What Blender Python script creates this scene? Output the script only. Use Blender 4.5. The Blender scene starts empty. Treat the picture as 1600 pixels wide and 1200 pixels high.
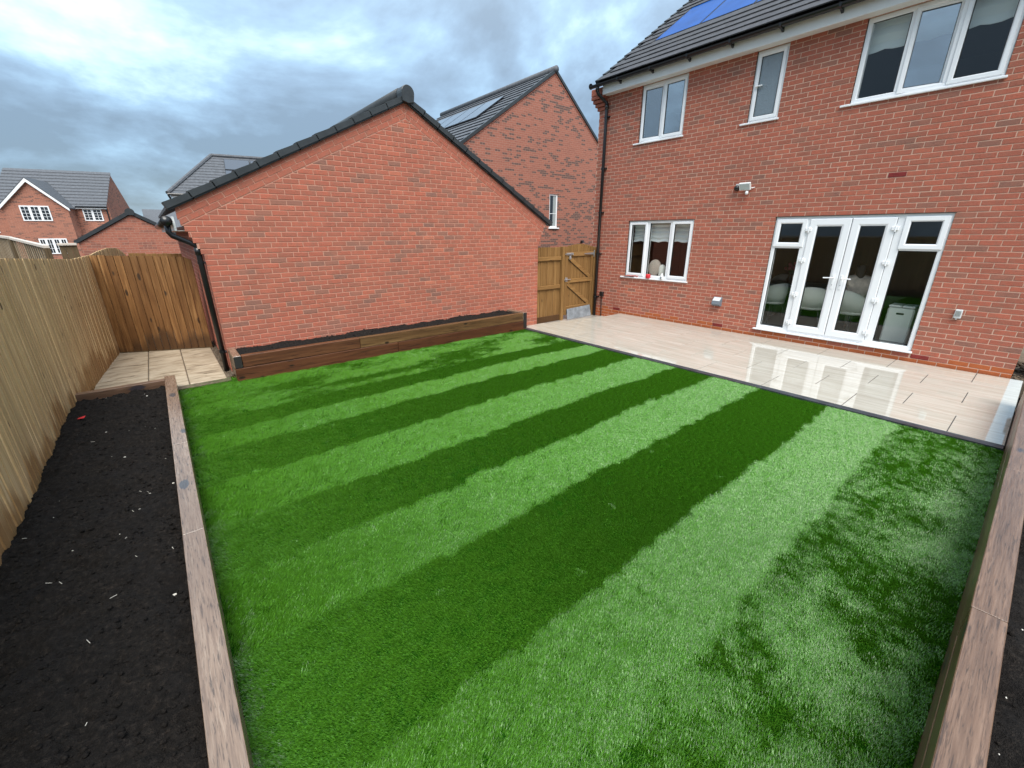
import bpy, bmesh, math, random
import numpy as np
from mathutils import Matrix, Vector

random.seed(7)
rng = np.random.default_rng(11)
scene = bpy.context.scene
COL = scene.collection

# ------------------------------------------------------------------ camera
CAM = np.array([0.0, 0.0, 1.9843])
RX, RY, RZ, FPX = -0.3440, -0.0040, 0.6802, 661.41 / 1600.0
cy_, sy_, cp_, sp_ = math.cos(RZ), math.sin(RZ), math.cos(RX), math.sin(RX)
fwd = np.array([sy_ * cp_, cy_ * cp_, sp_])
r0 = np.array([cy_, -sy_, 0.0])
u0 = np.cross(r0, fwd)
c_, s_ = math.cos(RY), math.sin(RY)
rgt = c_ * r0 + s_ * u0
upv = -s_ * r0 + c_ * u0
cam_d = bpy.data.cameras.new('camera')
cam_d.sensor_width = 36.0
cam_d.sensor_fit = 'HORIZONTAL'
cam_d.lens = FPX * 36.0
cam_d.clip_start = 0.05
cam_d.clip_end = 2000.0
cam = bpy.data.objects.new('camera', cam_d)
COL.objects.link(cam)
M = Matrix.Identity(4)
for i in range(3):
    M[i][0], M[i][1], M[i][2], M[i][3] = rgt[i], upv[i], -fwd[i], CAM[i]
cam.matrix_world = M
scene.camera = cam


def proj(P):
    """image position in units of picture width (0..1, 0..0.75) and depth"""
    d = np.asarray(P, float) - CAM
    zc = d @ fwd
    if zc < 0.05:
        return -9, -9, zc
    return 0.5 + FPX * (d @ rgt) / zc, 0.375 - FPX * (d @ upv) / zc, zc


def in_view(P, m=0.02):
    u, v, zc = proj(P)
    return zc > 0.05 and -m < u < 1 + m and -m < v < 0.75 + m


# ------------------------------------------------------------------ world, sun, exposure
SUN_AZ = math.atan2(-0.46, -0.89)      # direction the light comes from, x over y
SUN_EL = math.radians(58)
world = bpy.data.worlds.new('World')
scene.world = world
world.use_nodes = True
wn = world.node_tree
wn.nodes.clear()


def wN(t, **k):
    n = wn.nodes.new(t)
    for a, b in k.items():
        setattr(n, a, b)
    return n


def wmath(op, a, b=None, clamp=False):
    n = wN('ShaderNodeMath', operation=op, use_clamp=clamp)
    for i, x in enumerate((a, b)):
        if x is None:
            continue
        if isinstance(x, (int, float)):
            n.inputs[i].default_value = x
        else:
            wn.links.new(x, n.inputs[i])
    return n.outputs[0]


tc = wN('ShaderNodeTexCoord')
sep = wN('ShaderNodeSeparateXYZ')
wn.links.new(tc.outputs['Generated'], sep.inputs[0])
zpos = wmath('MAXIMUM', sep.outputs['Z'], 0.0)
den = wmath('ADD', zpos, 0.33)
comb = wN('ShaderNodeCombineXYZ')
wn.links.new(wmath('DIVIDE', sep.outputs['X'], den), comb.inputs[0])
wn.links.new(wmath('DIVIDE', sep.outputs['Y'], den), comb.inputs[1])
comb.inputs[2].default_value = 5.2
n1 = wN('ShaderNodeTexNoise')
n1.inputs['Scale'].default_value = 1.05
n1.inputs['Detail'].default_value = 7.0
n1.inputs['Roughness'].default_value = 0.58
n1.inputs['Distortion'].default_value = 0.25
wn.links.new(comb.outputs[0], n1.inputs['Vector'])
n2 = wN('ShaderNodeTexNoise')
n2.inputs['Scale'].default_value = 3.6
n2.inputs['Detail'].default_value = 5.0
n2.inputs['Roughness'].default_value = 0.55
wn.links.new(comb.outputs[0], n2.inputs['Vector'])
mixn = wmath('ADD', wmath('MULTIPLY', wmath('ADD', wmath('MULTIPLY', n1.outputs['Fac'], 0.80), wmath('MULTIPLY', n2.outputs['Fac'], 0.20)), 1.45), -0.268)
ramp = wN('ShaderNodeValToRGB')
wn.links.new(mixn, ramp.inputs[0])
el = ramp.color_ramp.elements
el[0].position, el[0].color = 0.37, (0.085, 0.140, 0.205, 1)
el[1].position, el[1].color = 0.67, (0.580, 0.710, 0.760, 1)
e = el.new(0.45); e.color = (0.140, 0.228, 0.330, 1)
e = el.new(0.52); e.color = (0.215, 0.352, 0.490, 1)
e = el.new(0.58); e.color = (0.360, 0.525, 0.635, 1)
# standard overcast brightening from the horizon to the zenith
grad = wmath('ADD', wmath('MULTIPLY', zpos, 1.05), 0.66)
white = wN('ShaderNodeMix', data_type='RGBA')
wn.links.new(wmath('MULTIPLY', zpos, 0.60, True), white.inputs[0])
wn.links.new(ramp.outputs[0], white.inputs[6])
white.inputs[7].default_value = (0.50, 0.55, 0.57, 1)
sc_ = wN('ShaderNodeVectorMath', operation='SCALE')
wn.links.new(white.outputs[2], sc_.inputs[0])
wn.links.new(grad, sc_.inputs['Scale'])
sky = wN('ShaderNodeTexSky', sky_type='NISHITA')
sky.sun_disc = False
sky.sun_elevation = SUN_EL
sky.sun_rotation = SUN_AZ
bg1 = wN('ShaderNodeBackground')
bg1.inputs['Strength'].default_value = 0.10
wn.links.new(sky.outputs[0], bg1.inputs['Color'])
bg2 = wN('ShaderNodeBackground')
bg2.inputs['Strength'].default_value = 0.56
wn.links.new(sc_.outputs[0], bg2.inputs['Color'])
mixs = wN('ShaderNodeMixShader')
mixs.inputs[0].default_value = 0.9
wn.links.new(bg1.outputs[0], mixs.inputs[1])
wn.links.new(bg2.outputs[0], mixs.inputs[2])
wo = wN('ShaderNodeOutputWorld')
wn.links.new(mixs.outputs[0], wo.inputs[0])

sun_d = bpy.data.lights.new('sun', 'SUN')
sun_d.energy = 1.5
sun_d.angle = math.radians(45)
sun_d.color = (1.0, 0.96, 0.90)
sun = bpy.data.objects.new('sun', sun_d)
COL.objects.link(sun)
sdir = Vector((math.sin(SUN_AZ) * math.cos(SUN_EL), math.cos(SUN_AZ) * math.cos(SUN_EL), math.sin(SUN_EL)))
sun.rotation_euler = sdir.to_track_quat('Z', 'Y').to_euler()
sun.location = (0, 0, 30)

scene.view_settings.view_transform = 'Standard'
scene.view_settings.look = 'None'
scene.view_settings.exposure = 1.90
scene.view_settings.gamma = 1.0
scene.view_settings.use_curve_mapping = False

# ------------------------------------------------------------------ materials


class MT:
    def __init__(s, name):
        s.m = bpy.data.materials.new(name)
        s.m.use_nodes = True
        s.t = s.m.node_tree
        s.b = s.t.nodes['Principled BSDF']
        s.out = s.t.nodes['Material Output']

    def n(s, t, **k):
        x = s.t.nodes.new(t)
        for a, b in k.items():
            if a in x.inputs if isinstance(a, str) and a[:1].isupper() else False:
                pass
            setattr(x, a, b)
        return x

    def l(s, a, b):
        s.t.links.new(a, b)

    def set(s, **k):
        for a, v in k.items():
            s.b.inputs[a.replace('_', ' ')].default_value = v
        return s

    def pos(s):
        return s.n('ShaderNodeNewGeometry').outputs['Position']

    def mapping(s, vec, scale=(1, 1, 1), add=None):
        m = s.n('ShaderNodeVectorMath', operation='MULTIPLY')
        s.l(vec, m.inputs[0])
        m.inputs[1].default_value = scale
        o = m.outputs[0]
        if add is not None:
            a = s.n('ShaderNodeVectorMath', operation='ADD')
            s.l(o, a.inputs[0])
            s.l(add, a.inputs[1])
            o = a.outputs[0]
        return o

    def noise(s, vec, scale, detail=4, rough=0.55, dist=0.0):
        x = s.n('ShaderNodeTexNoise')
        x.inputs['Scale'].default_value = scale
        x.inputs['Detail'].default_value = detail
        x.inputs['Roughness'].default_value = rough
        x.inputs['Distortion'].default_value = dist
        s.l(vec, x.inputs['Vector'])
        return x.outputs['Fac']

    def ramp(s, fac, stops, interp='LINEAR'):
        x = s.n('ShaderNodeValToRGB')
        x.color_ramp.interpolation = interp
        e = x.color_ramp.elements
        e[0].position, e[0].color = stops[0][0], (*stops[0][1], 1)
        e[1].position, e[1].color = stops[-1][0], (*stops[-1][1], 1)
        for p, c in stops[1:-1]:
            q = e.new(p)
            q.color = (*c, 1)
        s.l(fac, x.inputs[0])
        return x.outputs[0]

    def mix(s, fac, a, b, mode='MIX'):
        x = s.n('ShaderNodeMix', data_type='RGBA', blend_type=mode)
        for i, v in ((0, fac), (6, a), (7, b)):
            if isinstance(v, (int, float)):
                x.inputs[i].default_value = v
            elif isinstance(v, tuple):
                x.inputs[i].default_value = (*v, 1)
            else:
                s.l(v, x.inputs[i])
        return x.outputs[2]

    def math(s, op, a, b=0.0, clamp=False):
        x = s.n('ShaderNodeMath', operation=op, use_clamp=clamp)
        for i, v in ((0, a), (1, b)):
            if isinstance(v, (int, float)):
                x.inputs[i].default_value = v
            else:
                s.l(v, x.inputs[i])
        return x.outputs[0]

    def bump(s, h, strength=0.3, dist=0.01):
        x = s.n('ShaderNodeBump')
        x.inputs['Strength'].default_value = strength
        x.inputs['Distance'].default_value = dist
        s.l(h, x.inputs['Height'])
        s.l(x.outputs[0], s.b.inputs['Normal'])

    def attr(s, name):
        return s.n('ShaderNodeAttribute', attribute_name=name).outputs['Fac']

    def rnd(s):
        return s.n('ShaderNodeObjectInfo').outputs['Random']

    def rvec(s, k=37.0):
        r = s.rnd()
        c = s.n('ShaderNodeCombineXYZ')
        for i, f in enumerate((1.0, 2.3, 3.1)):
            s.l(s.math('MULTIPLY', r, k * f), c.inputs[i])
        return c.outputs[0]

    def color(s, c):
        s.l(c, s.b.inputs['Base Color'])
        return s


def plain(name, col, rough=0.5, spec=0.5, metal=0.0, var=0.0, vscale=6.0):
    t = MT(name)
    t.set(Base_Color=(*col, 1), Roughness=rough, Metallic=metal)
    t.b.inputs['Specular IOR Level'].default_value = spec
    if var:
        f = t.noise(t.pos(), vscale, 5)
        lo = tuple(c * (1 - var) for c in col)
        hi = tuple(min(1, c * (1 + var)) for c in col)
        t.color(t.ramp(f, [(0.3, lo), (0.7, hi)]))
    return t.m


def brick_mat():
    t = MT('brick')
    tone = t.attr('tone')
    p = t.pos()
    base = t.ramp(tone, [(0.0, (0.165, 0.090, 0.072)), (0.12, (0.235, 0.110, 0.080)), (0.3, (0.310, 0.084, 0.051)),
                         (0.62, (0.390, 0.090, 0.053)), (0.9, (0.470, 0.108, 0.060)), (1.0, (0.520, 0.150, 0.084))])
    f = t.noise(p, 16.0, 6, 0.65)
    patch = t.noise(p, 4.2, 3, 0.5)
    c = t.mix(t.ramp(f, [(0.44, (0, 0, 0)), (0.72, (0.85, 0.85, 0.85))]), base, (0.25, 0.110, 0.075))
    c = t.mix(t.ramp(patch, [(0.45, (0, 0, 0)), (0.75, (0.45, 0.45, 0.45))]), c, (0.48, 0.140, 0.084))
    f2 = t.noise(p, 130.0, 3, 0.6)
    c = t.mix(0.35, c, t.ramp(f2, [(0.3, (0.14, 0.06, 0.045)), (0.7, (0.52, 0.23, 0.16))]))
    eng = t.math('GREATER_THAN', tone, 1.2)
    c = t.mix(eng, c, t.mix(t.noise(p, 9, 4), (0.33, 0.080, 0.030), (0.47, 0.135, 0.045)))
    t.color(c)
    t.set(Roughness=0.86)
    t.b.inputs['Specular IOR Level'].default_value = 0.25
    t.bump(t.math('ADD', f, f2), 0.5, 0.006)
    return t.m


def mortar_mat(name='mortar', k=1.0):
    t = MT(name)
    f = t.noise(t.pos(), 60, 4)
    g = t.noise(t.pos(), 1.3, 3)
    c = t.mix(t.ramp(g, [(0.35, (0, 0, 0)), (0.7, (1, 1, 1))]), (0.50, 0.305, 0.225), (0.62, 0.415, 0.315))
    c = t.mix(0.0 if k == 1.0 else 0.75, c, (0.44, 0.180, 0.122))
    c = t.mix(0.4 if k == 1.0 else 0.15, c, t.ramp(f, [(0.3, (0.42, 0.25, 0.18)), (0.7, (0.66, 0.46, 0.35))]))
    t.color(c)
    t.set(Roughness=0.95)
    t.bump(f, 0.4, 0.004)
    return t.m


def far_brick_mat(name, c1, c2, dark, amount, axis='xz'):
    """brick pattern for walls too far to pick bricks apart (metres in world space)"""
    t = MT(name)
    p = t.pos()
    sp = t.n('ShaderNodeSeparateXYZ')
    t.l(p, sp.inputs[0])
    cb = t.n('ShaderNodeCombineXYZ')
    sx = t.math('ADD', sp.outputs['X'], sp.outputs['Y'])
    t.l(sp.outputs['X'] if axis == 'xz' else sx, cb.inputs[0])
    t.l(sp.outputs['Z'], cb.inputs[1])
    b = t.n('ShaderNodeTexBrick')
    t.l(cb.outputs[0], b.inputs['Vector'])
    b.inputs['Scale'].default_value = 1.0
    b.inputs['Brick Width'].default_value = 0.225
    b.inputs['Row Height'].default_value = 0.075
    b.inputs['Mortar Size'].default_value = 0.006
    b.inputs['Mortar Smooth'].default_value = 0.3
    b.inputs['Color1'].default_value = (*c1, 1)
    b.inputs['Color2'].default_value = (*c2, 1)
    b.inputs['Mortar'].default_value = (0.36, 0.23, 0.17, 1)
    # burnt bricks: one value per brick from its snapped row and column, in drifts
    row = t.math('FLOOR', t.math('DIVIDE', sp.outputs['Z'], 0.075))
    off = t.math('MULTIPLY', t.math('MODULO', row, 2.0), 0.5)
    colm = t.math('FLOOR', t.math('ADD', t.math('DIVIDE', sp.outputs['X'] if axis == 'xz' else sx, 0.225), off))
    cc = t.n('ShaderNodeCombineXYZ')
    t.l(row, cc.inputs[0])
    t.l(colm, cc.inputs[1])
    wnz = t.n('ShaderNodeTexWhiteNoise', noise_dimensions='2D')
    t.l(cc.outputs[0], wnz.inputs['Vector'])
    drift = t.noise(t.mapping(p, (0.5, 0.5, 1.6)), 1.5, 3)
    thr = t.math('ADD', t.math('MULTIPLY', t.math('SUBTRACT', drift, 0.5), 0.9), amount)
    isd = t.math('MULTIPLY', t.math('LESS_THAN', wnz.outputs['Value'], thr), t.math('SUBTRACT', 1.0, b.outputs['Fac']))
    c = t.mix(isd, b.outputs['Color'], dark)
    c = t.mix(0.25, c, t.ramp(t.noise(p, 22, 4), [(0.3, (0.12, 0.05, 0.04)), (0.7, (0.5, 0.22, 0.15))]))
    t.color(c)
    t.set(Roughness=0.9)
    return t.m


def wood_mat(name, lo, mid, hi, knot=(0.03, 0.018, 0.01), stain=None, grain='z', rough=0.75, gs=1.0, obj_tone=0.25, knots=True, spec=0.3, crack=0.0, kr=1.0, tonecol=(0.5, 0.4, 0.3)):
    t = MT(name)
    p = t.pos()
    rv = t.rvec()
    k = {'z': (22, 22, 1.1), 'x': (1.1, 22, 22), 'y': (22, 1.1, 22)}[grain]
    k = tuple(a * gs for a in k)
    v = t.mapping(p, k, rv)
    warp = t.noise(v, 0.5, 2)
    g1 = t.noise(v, 1.0, 5, 0.6, 0.8)
    g2 = t.noise(t.mapping(p, tuple(a * 2.3 for a in k), rv), 1.0, 4, 0.65)
    big = t.noise(t.mapping(p, tuple(a * 0.18 for a in k), rv), 1.0, 3)
    f = t.math('ADD', t.math('MULTIPLY', g1, 0.6), t.math('MULTIPLY', g2, 0.4))
    c = t.ramp(f, [(0.33, lo), (0.5, mid), (0.68, hi)])
    c = t.mix(t.ramp(big, [(0.38, (0, 0, 0)), (0.66, (0.55, 0.55, 0.55))]), c, lo)
    if obj_tone:
        c = t.mix(t.math('MULTIPLY', t.rnd(), obj_tone), c, tuple(a * b for a, b in zip(mid, tonecol)))
    if knots:
        kk = {'z': (5.5, 5.5, 2.2), 'x': (2.2, 5.5, 5.5), 'y': (5.5, 2.2, 5.5)}[grain]
        vo = t.n('ShaderNodeTexVoronoi', feature='F1')
        t.l(t.mapping(p, kk, rv), vo.inputs['Vector'])
        vo.inputs['Scale'].default_value = 1.0
        wob = t.math('ADD', vo.outputs['Distance'], t.math('MULTIPLY', g1, 0.10))
        km = t.ramp(wob, [(0.11 * kr, (0.92, 0.92, 0.92)), (0.135 * kr, (0, 0, 0))])
        c = t.mix(km, c, knot)
    if crack:
        kc = tuple(a * b for a, b in zip(k, {'z': (2.4, 2.4, 2.6), 'x': (2.6, 2.4, 2.4), 'y': (2.4, 2.6, 2.4)}[grain]))
        cn = t.noise(t.mapping(p, kc, rv), 1.0, 3, 0.7, 0.5)
        c = t.mix(t.math('MULTIPLY', t.ramp(cn, [(0.54, (0, 0, 0)), (0.64, (1, 1, 1))]), crack), c, tuple(a * 0.35 for a in lo))
    if stain is not None:
        sp = t.n('ShaderNodeSeparateXYZ')
        t.l(p, sp.inputs[0])
        sn = t.noise(t.mapping(p, (1.6, 1.6, 0.9)), 1.0, 4, 0.6)
        h = t.math('SUBTRACT', sp.outputs['Z'], t.math('MULTIPLY', sn, 1.0))
        sm = t.ramp(t.math('ADD', h, t.math('ADD', 0.46, t.math('MULTIPLY', t.math('SUBTRACT', 0.5, t.rnd()), 0.22))), [(0.10, (0.75, 0.75, 0.75)), (0.26, (0, 0, 0))])
        c = t.mix(sm, c, stain)
    t.color(c)
    t.set(Roughness=rough)
    t.b.inputs['Specular IOR Level'].default_value = spec
    t.bump(f, 0.45, 0.004)
    return t.m


def glass_mat(name, tint=(0.9, 0.95, 0.95), f0=0.07, rough=0.0, bumpy=False, diffuse=0.0):
    t = MT(name)
    t.t.nodes.remove(t.b)
    lw = t.n('ShaderNodeLayerWeight')
    lw.inputs['Blend'].default_value = 0.5
    f5 = t.math('POWER', lw.outputs['Facing'], 4.0)
    fac = t.math('ADD', t.math('MULTIPLY', f5, 0.9), f0)
    tr = t.n('ShaderNodeBsdfTransparent')
    tr.inputs[0].default_value = (*tint, 1)
    gl = t.n('ShaderNodeBsdfGlossy')
    gl.inputs['Roughness'].default_value = rough
    bp = t.n('ShaderNodeBump')
    bp.inputs['Strength'].default_value = 0.9 if bumpy else 0.03
    bp.inputs['Distance'].default_value = 0.01 if bumpy else 0.006
    t.l(t.noise(t.pos(), 60 if bumpy else 1.6, 3), bp.inputs['Height'])
    t.l(bp.outputs[0], gl.inputs['Normal'])
    last = tr.outputs[0]
    if diffuse:
        df = t.n('ShaderNodeBsdfDiffuse')
        df.inputs[0].default_value = (0.25, 0.32, 0.36, 1)
        t.l(bp.outputs[0], df.inputs['Normal'])
        mm = t.n('ShaderNodeMixShader')
        mm.inputs[0].default_value = diffuse
        t.l(last, mm.inputs[1])
        t.l(df.outputs[0], mm.inputs[2])
        last = mm.outputs[0]
    mx = t.n('ShaderNodeMixShader')
    t.l(fac, mx.inputs[0])
    t.l(last, mx.inputs[1])
    t.l(gl.outputs[0], mx.inputs[2])
    t.l(mx.outputs[0], t.out.inputs[0])
    return t.m


def tile_mat(name, col, var=0.35, rough=0.7):
    t = MT(name)
    p = t.pos()
    r = t.rnd()
    f = t.noise(p, 9, 5)
    c = t.ramp(f, [(0.3, tuple(a * (1 - var) for a in col)), (0.7, tuple(a * (1 + var) for a in col))])
    c = t.mix(t.math('MULTIPLY', r, 0.35), c, tuple(a * 1.5 for a in col))
    t.color(c)
    t.set(Roughness=rough)
    t.bump(t.noise(p, 120, 3), 0.25, 0.004)
    return t.m


def porcelain_mat():
    t = MT('porcelain')
    p = t.pos()
    rv = t.rvec()
    v = t.mapping(p, (9.0, 0.8, 1), rv)
    f = t.noise(v, 1.4, 6, 0.6, 0.6)
    f2 = t.noise(t.mapping(p, (60, 2.5, 1), rv), 1.0, 4, 0.6)
    c = t.ramp(f, [(0.28, (0.335, 0.305, 0.248)), (0.5, (0.420, 0.392, 0.335)), (0.72, (0.505, 0.480, 0.425))])
    c = t.mix(0.3, c, t.ramp(f2, [(0.3, (0.29, 0.255, 0.205)), (0.7, (0.53, 0.495, 0.435))]))
    t.color(c)
    wet = t.noise(p, 1.2, 3)
    t.l(t.ramp(wet, [(0.3, (0.02, 0.02, 0.02)), (0.7, (0.07, 0.07, 0.07))]), t.b.inputs['Roughness'])
    t.b.inputs['Specular IOR Level'].default_value = 0.9
    t.bump(t.noise(p, 2.2, 2), 0.025, 0.01)
    return t.m


def slab_mat():
    t = MT('riven_slab')
    p = t.pos()
    rv = t.rvec()
    f = t.noise(t.mapping(p, (3.2, 9, 3), rv), 1.2, 6, 0.62, 0.8)
    g = t.noise(p, 2.5, 3)
    c = t.ramp(f, [(0.33, (0.12, 0.088, 0.056)), (0.45, (0.32, 0.25, 0.17)), (0.58, (0.42, 0.345, 0.25))])
    c = t.mix(t.ramp(g, [(0.4, (0, 0, 0)), (0.8, (0.5, 0.5, 0.5))]), c, (0.26, 0.215, 0.155))
    t.color(c)
    t.set(Roughness=0.6)
    t.bump(f, 0.5, 0.012)
    return t.m


def soil_mat():
    t = MT('soil')
    p = t.pos()
    f = t.noise(p, 45, 6, 0.7)
    g = t.noise(p, 5, 4)
    c = t.ramp(f, [(0.3, (0.005, 0.0042, 0.0037)), (0.55, (0.017, 0.0138, 0.0118)), (0.75, (0.050, 0.039, 0.031))])
    c = t.mix(t.ramp(g, [(0.4, (0, 0, 0)), (0.7, (0.5, 0.5, 0.5))]), c, (0.011, 0.0105, 0.011))
    t.color(c)
    t.set(Roughness=0.95)
    t.b.inputs['Specular IOR Level'].default_value = 0.15
    t.bump(t.math('ADD', f, t.noise(p, 160, 4)), 1.0, 0.016)
    return t.m


def grass_mat(name, lo, hi, rough=0.42, spec=0.5, tipc=None):
    t = MT(name)
    tone = t.attr('tone')
    c = t.ramp(tone, [(0.0, lo), (1.0, hi)])
    t.color(c)
    t.set(Roughness=rough)
    t.b.inputs['Specular IOR Level'].default_value = spec
    tl = t.n('ShaderNodeBsdfTranslucent')
    t.l(c, tl.inputs[0])
    mx = t.n('ShaderNodeMixShader')
    mx.inputs[0].default_value = 0.32
    t.l(t.b.outputs[0], mx.inputs[1])
    t.l(tl.outputs[0], mx.inputs[2])
    t.l(mx.outputs[0], t.out.inputs[0])
    return t.m


MAT = dict(
    brick=brick_mat(), mortar=mortar_mat(), mortar_red=mortar_mat('red_mortar', 0.5),
    fleck=far_brick_mat('flecked_brick', (0.34, 0.110, 0.070), (0.27, 0.088, 0.058), (0.055, 0.042, 0.040), 0.25),
    farbrick=far_brick_mat('distant_brick', (0.36, 0.130, 0.078), (0.27, 0.100, 0.064), (0.10, 0.05, 0.04), 0.16, 'xyz'),
    farred=far_brick_mat('distant_red_brick', (0.36, 0.115, 0.070), (0.33, 0.100, 0.062), (0.22, 0.08, 0.055), 0.15, 'xyz'),
    upvc=plain('white_upvc', (0.80, 0.81, 0.82), 0.22, 0.5),
    upvc_old=plain('white_board', (0.74, 0.75, 0.74), 0.4, 0.4, var=0.05, vscale=3),
    gasket=plain('rubber_gasket', (0.02, 0.02, 0.02), 0.5),
    black=plain('black_plastic', (0.010, 0.010, 0.011), 0.28, 0.5),
    darktile=tile_mat('concrete_tile', (0.040, 0.040, 0.045)),
    vergemat=plain('verge_plastic', (0.030, 0.034, 0.037), 0.42, 0.45, var=0.2),
    farroof=tile_mat('distant_tile', (0.075, 0.080, 0.090)),
    solar=plain('solar_cell', (0.002, 0.062, 0.27), 0.3, 0.08, var=0.2, vscale=1.5),
    solar_pale=plain('solar_glass', (0.05, 0.06, 0.08), 0.12, 1.0),
    solarframe=plain('solar_frame', (0.012, 0.013, 0.018), 0.35),
    glass=glass_mat('window_glass', (0.97, 0.985, 0.98), f0=0.045),
    glass_up=glass_mat('upper_window_glass', f0=0.42),
    frost=glass_mat('frosted_glass', (0.35, 0.42, 0.45), 0.16, 0.18, True, 0.55),
    farglass=plain('dark_glass', (0.012, 0.016, 0.022), 0.05, 0.8),
    airbrick=plain('air_brick', (0.20, 0.018, 0.014), 0.45, var=0.2),
    fence_old=wood_mat('weathered_fence_wood', (0.330, 0.200, 0.086), (0.655, 0.452, 0.225), (0.770, 0.585, 0.345), stain=(0.24, 0.115, 0.034), kr=1.1, crack=0.25, obj_tone=0.65, tonecol=(0.62, 0.60, 0.60), knot=(0.10, 0.062, 0.03)),
    fence_new=wood_mat('treated_fence_wood', (0.090, 0.037, 0.011), (0.255, 0.122, 0.040), (0.45, 0.250, 0.100), obj_tone=0.9, stain=(0.055, 0.026, 0.010), tonecol=(0.45, 0.4, 0.36), crack=0.4, kr=1.5),
    gatewood=wood_mat('gate_wood', (0.140, 0.068, 0.020), (0.255, 0.137, 0.043), (0.36, 0.210, 0.080), obj_tone=0.45, tonecol=(0.6, 0.55, 0.5)),
    gatewood_h=wood_mat('gate_rail_wood', (0.150, 0.072, 0.022), (0.270, 0.145, 0.046), (0.38, 0.220, 0.085), obj_tone=0.3, tonecol=(0.6, 0.55, 0.5), grain='x'),
    trellis=wood_mat('trellis_wood', (0.22, 0.16, 0.10), (0.33, 0.25, 0.16), (0.42, 0.33, 0.23), obj_tone=0.3, knots=False),
    trellis_dark=wood_mat('dark_panel_wood', (0.075, 0.050, 0.025), (0.115, 0.08, 0.042), (0.16, 0.115, 0.065), obj_tone=0.3, knots=False),
    cap=plain('pale_fence_cap', (0.50, 0.44, 0.38), 0.6, var=0.1),
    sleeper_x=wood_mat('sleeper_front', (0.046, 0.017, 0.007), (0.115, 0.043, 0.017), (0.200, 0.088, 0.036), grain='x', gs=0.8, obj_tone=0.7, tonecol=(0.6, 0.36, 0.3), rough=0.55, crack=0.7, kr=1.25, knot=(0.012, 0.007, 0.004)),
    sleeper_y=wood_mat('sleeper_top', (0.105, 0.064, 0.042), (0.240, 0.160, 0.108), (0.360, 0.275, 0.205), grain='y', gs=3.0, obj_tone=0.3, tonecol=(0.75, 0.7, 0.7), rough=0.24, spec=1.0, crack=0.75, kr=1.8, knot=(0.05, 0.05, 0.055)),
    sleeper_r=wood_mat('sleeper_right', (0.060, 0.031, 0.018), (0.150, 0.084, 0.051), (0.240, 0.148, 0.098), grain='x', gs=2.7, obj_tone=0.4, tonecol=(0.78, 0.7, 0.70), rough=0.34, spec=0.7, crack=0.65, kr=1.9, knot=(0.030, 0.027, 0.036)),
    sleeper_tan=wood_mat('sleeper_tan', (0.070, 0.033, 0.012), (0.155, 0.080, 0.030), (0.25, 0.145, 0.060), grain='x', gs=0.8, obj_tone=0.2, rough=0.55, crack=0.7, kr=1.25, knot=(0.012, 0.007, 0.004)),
    endgrain=plain('dark_end_grain', (0.012, 0.010, 0.009), 0.7, var=0.3, vscale=40),
    porcelain=porcelain_mat(), slab=slab_mat(), soil=soil_mat(),
    grout=plain('dark_grout', (0.045, 0.042, 0.040), 0.8),
    edging=plain('slate_edging', (0.030, 0.034, 0.042), 0.4, 0.5, var=0.4, vscale=5),
    concrete=plain('wet_concrete', (0.30, 0.27, 0.235), 0.25, 0.6, var=0.2, vscale=3),
    gravel=plain('gravel_ground', (0.10, 0.075, 0.05), 0.9, var=0.5, vscale=25),
    earth=plain('ground_earth', (0.10, 0.085, 0.06), 0.95, var=0.4, vscale=0.6),
    turf=plain('turf_backing', (0.006, 0.040, 0.002), 0.95, 0.0),
    grass_a=grass_mat('turf_fibre', (0.036, 0.128, 0.002), (0.140, 0.400, 0.026), 0.36, 1.0),
    grass_d=grass_mat('sanded_turf_fibre', (0.10, 0.20, 0.07), (0.30, 0.40, 0.24)),
    stone=plain('pale_stone', (0.55, 0.52, 0.46), 0.7),
    steel=plain('galvanised_steel', (0.46, 0.47, 0.48), 0.35, 0.5, 0.7),
    grey=plain('grey_plastic', (0.16, 0.19, 0.22), 0.35),
    palegrey=plain('pale_grey_plastic', (0.55, 0.57, 0.57), 0.35),
    whitepl=plain('white_plastic', (0.75, 0.75, 0.74), 0.3),
    lamp_glass=plain('lamp_cover', (0.45, 0.52, 0.52), 0.12, 0.7),
    red=plain('red_plastic', (0.55, 0.02, 0.03), 0.35),
    orange=plain('orange_handle', (0.55, 0.10, 0.06), 0.4),
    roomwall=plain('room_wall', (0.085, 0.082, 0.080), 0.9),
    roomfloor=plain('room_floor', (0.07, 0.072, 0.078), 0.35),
    cream=plain('cream_fabric', (0.80, 0.78, 0.70), 0.8),
    bin=plain('bin_enamel', (0.78, 0.80, 0.74), 0.35),
    blindm=plain('white_blind', (0.72, 0.75, 0.74), 0.8),
    bluebin=plain('blue_plastic', (0.012, 0.016, 0.035), 0.4),
    tabletop=plain('table_top', (0.30, 0.28, 0.26), 0.3),
    darkleg=plain('dark_leg', (0.02, 0.02, 0.02), 0.4),
    skin=plain('skin', (0.50, 0.27, 0.18), 0.55),
    hair=plain('dark_hair', (0.012, 0.009, 0.008), 0.5),
    jacket=plain('beige_jacket', (0.72, 0.60, 0.50), 0.9, var=0.2, vscale=14),
    trousers=plain('pale_trousers', (0.42, 0.38, 0.34), 0.9),
    pink=plain('pink_petals', (0.50, 0.05, 0.12), 0.6),
    leaf=plain('dark_leaf', (0.03, 0.09, 0.03), 0.6),
    sofa=plain('mauve_fabric', (0.30, 0.27, 0.31), 0.9),
)

# ------------------------------------------------------------------ mesh helpers


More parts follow.
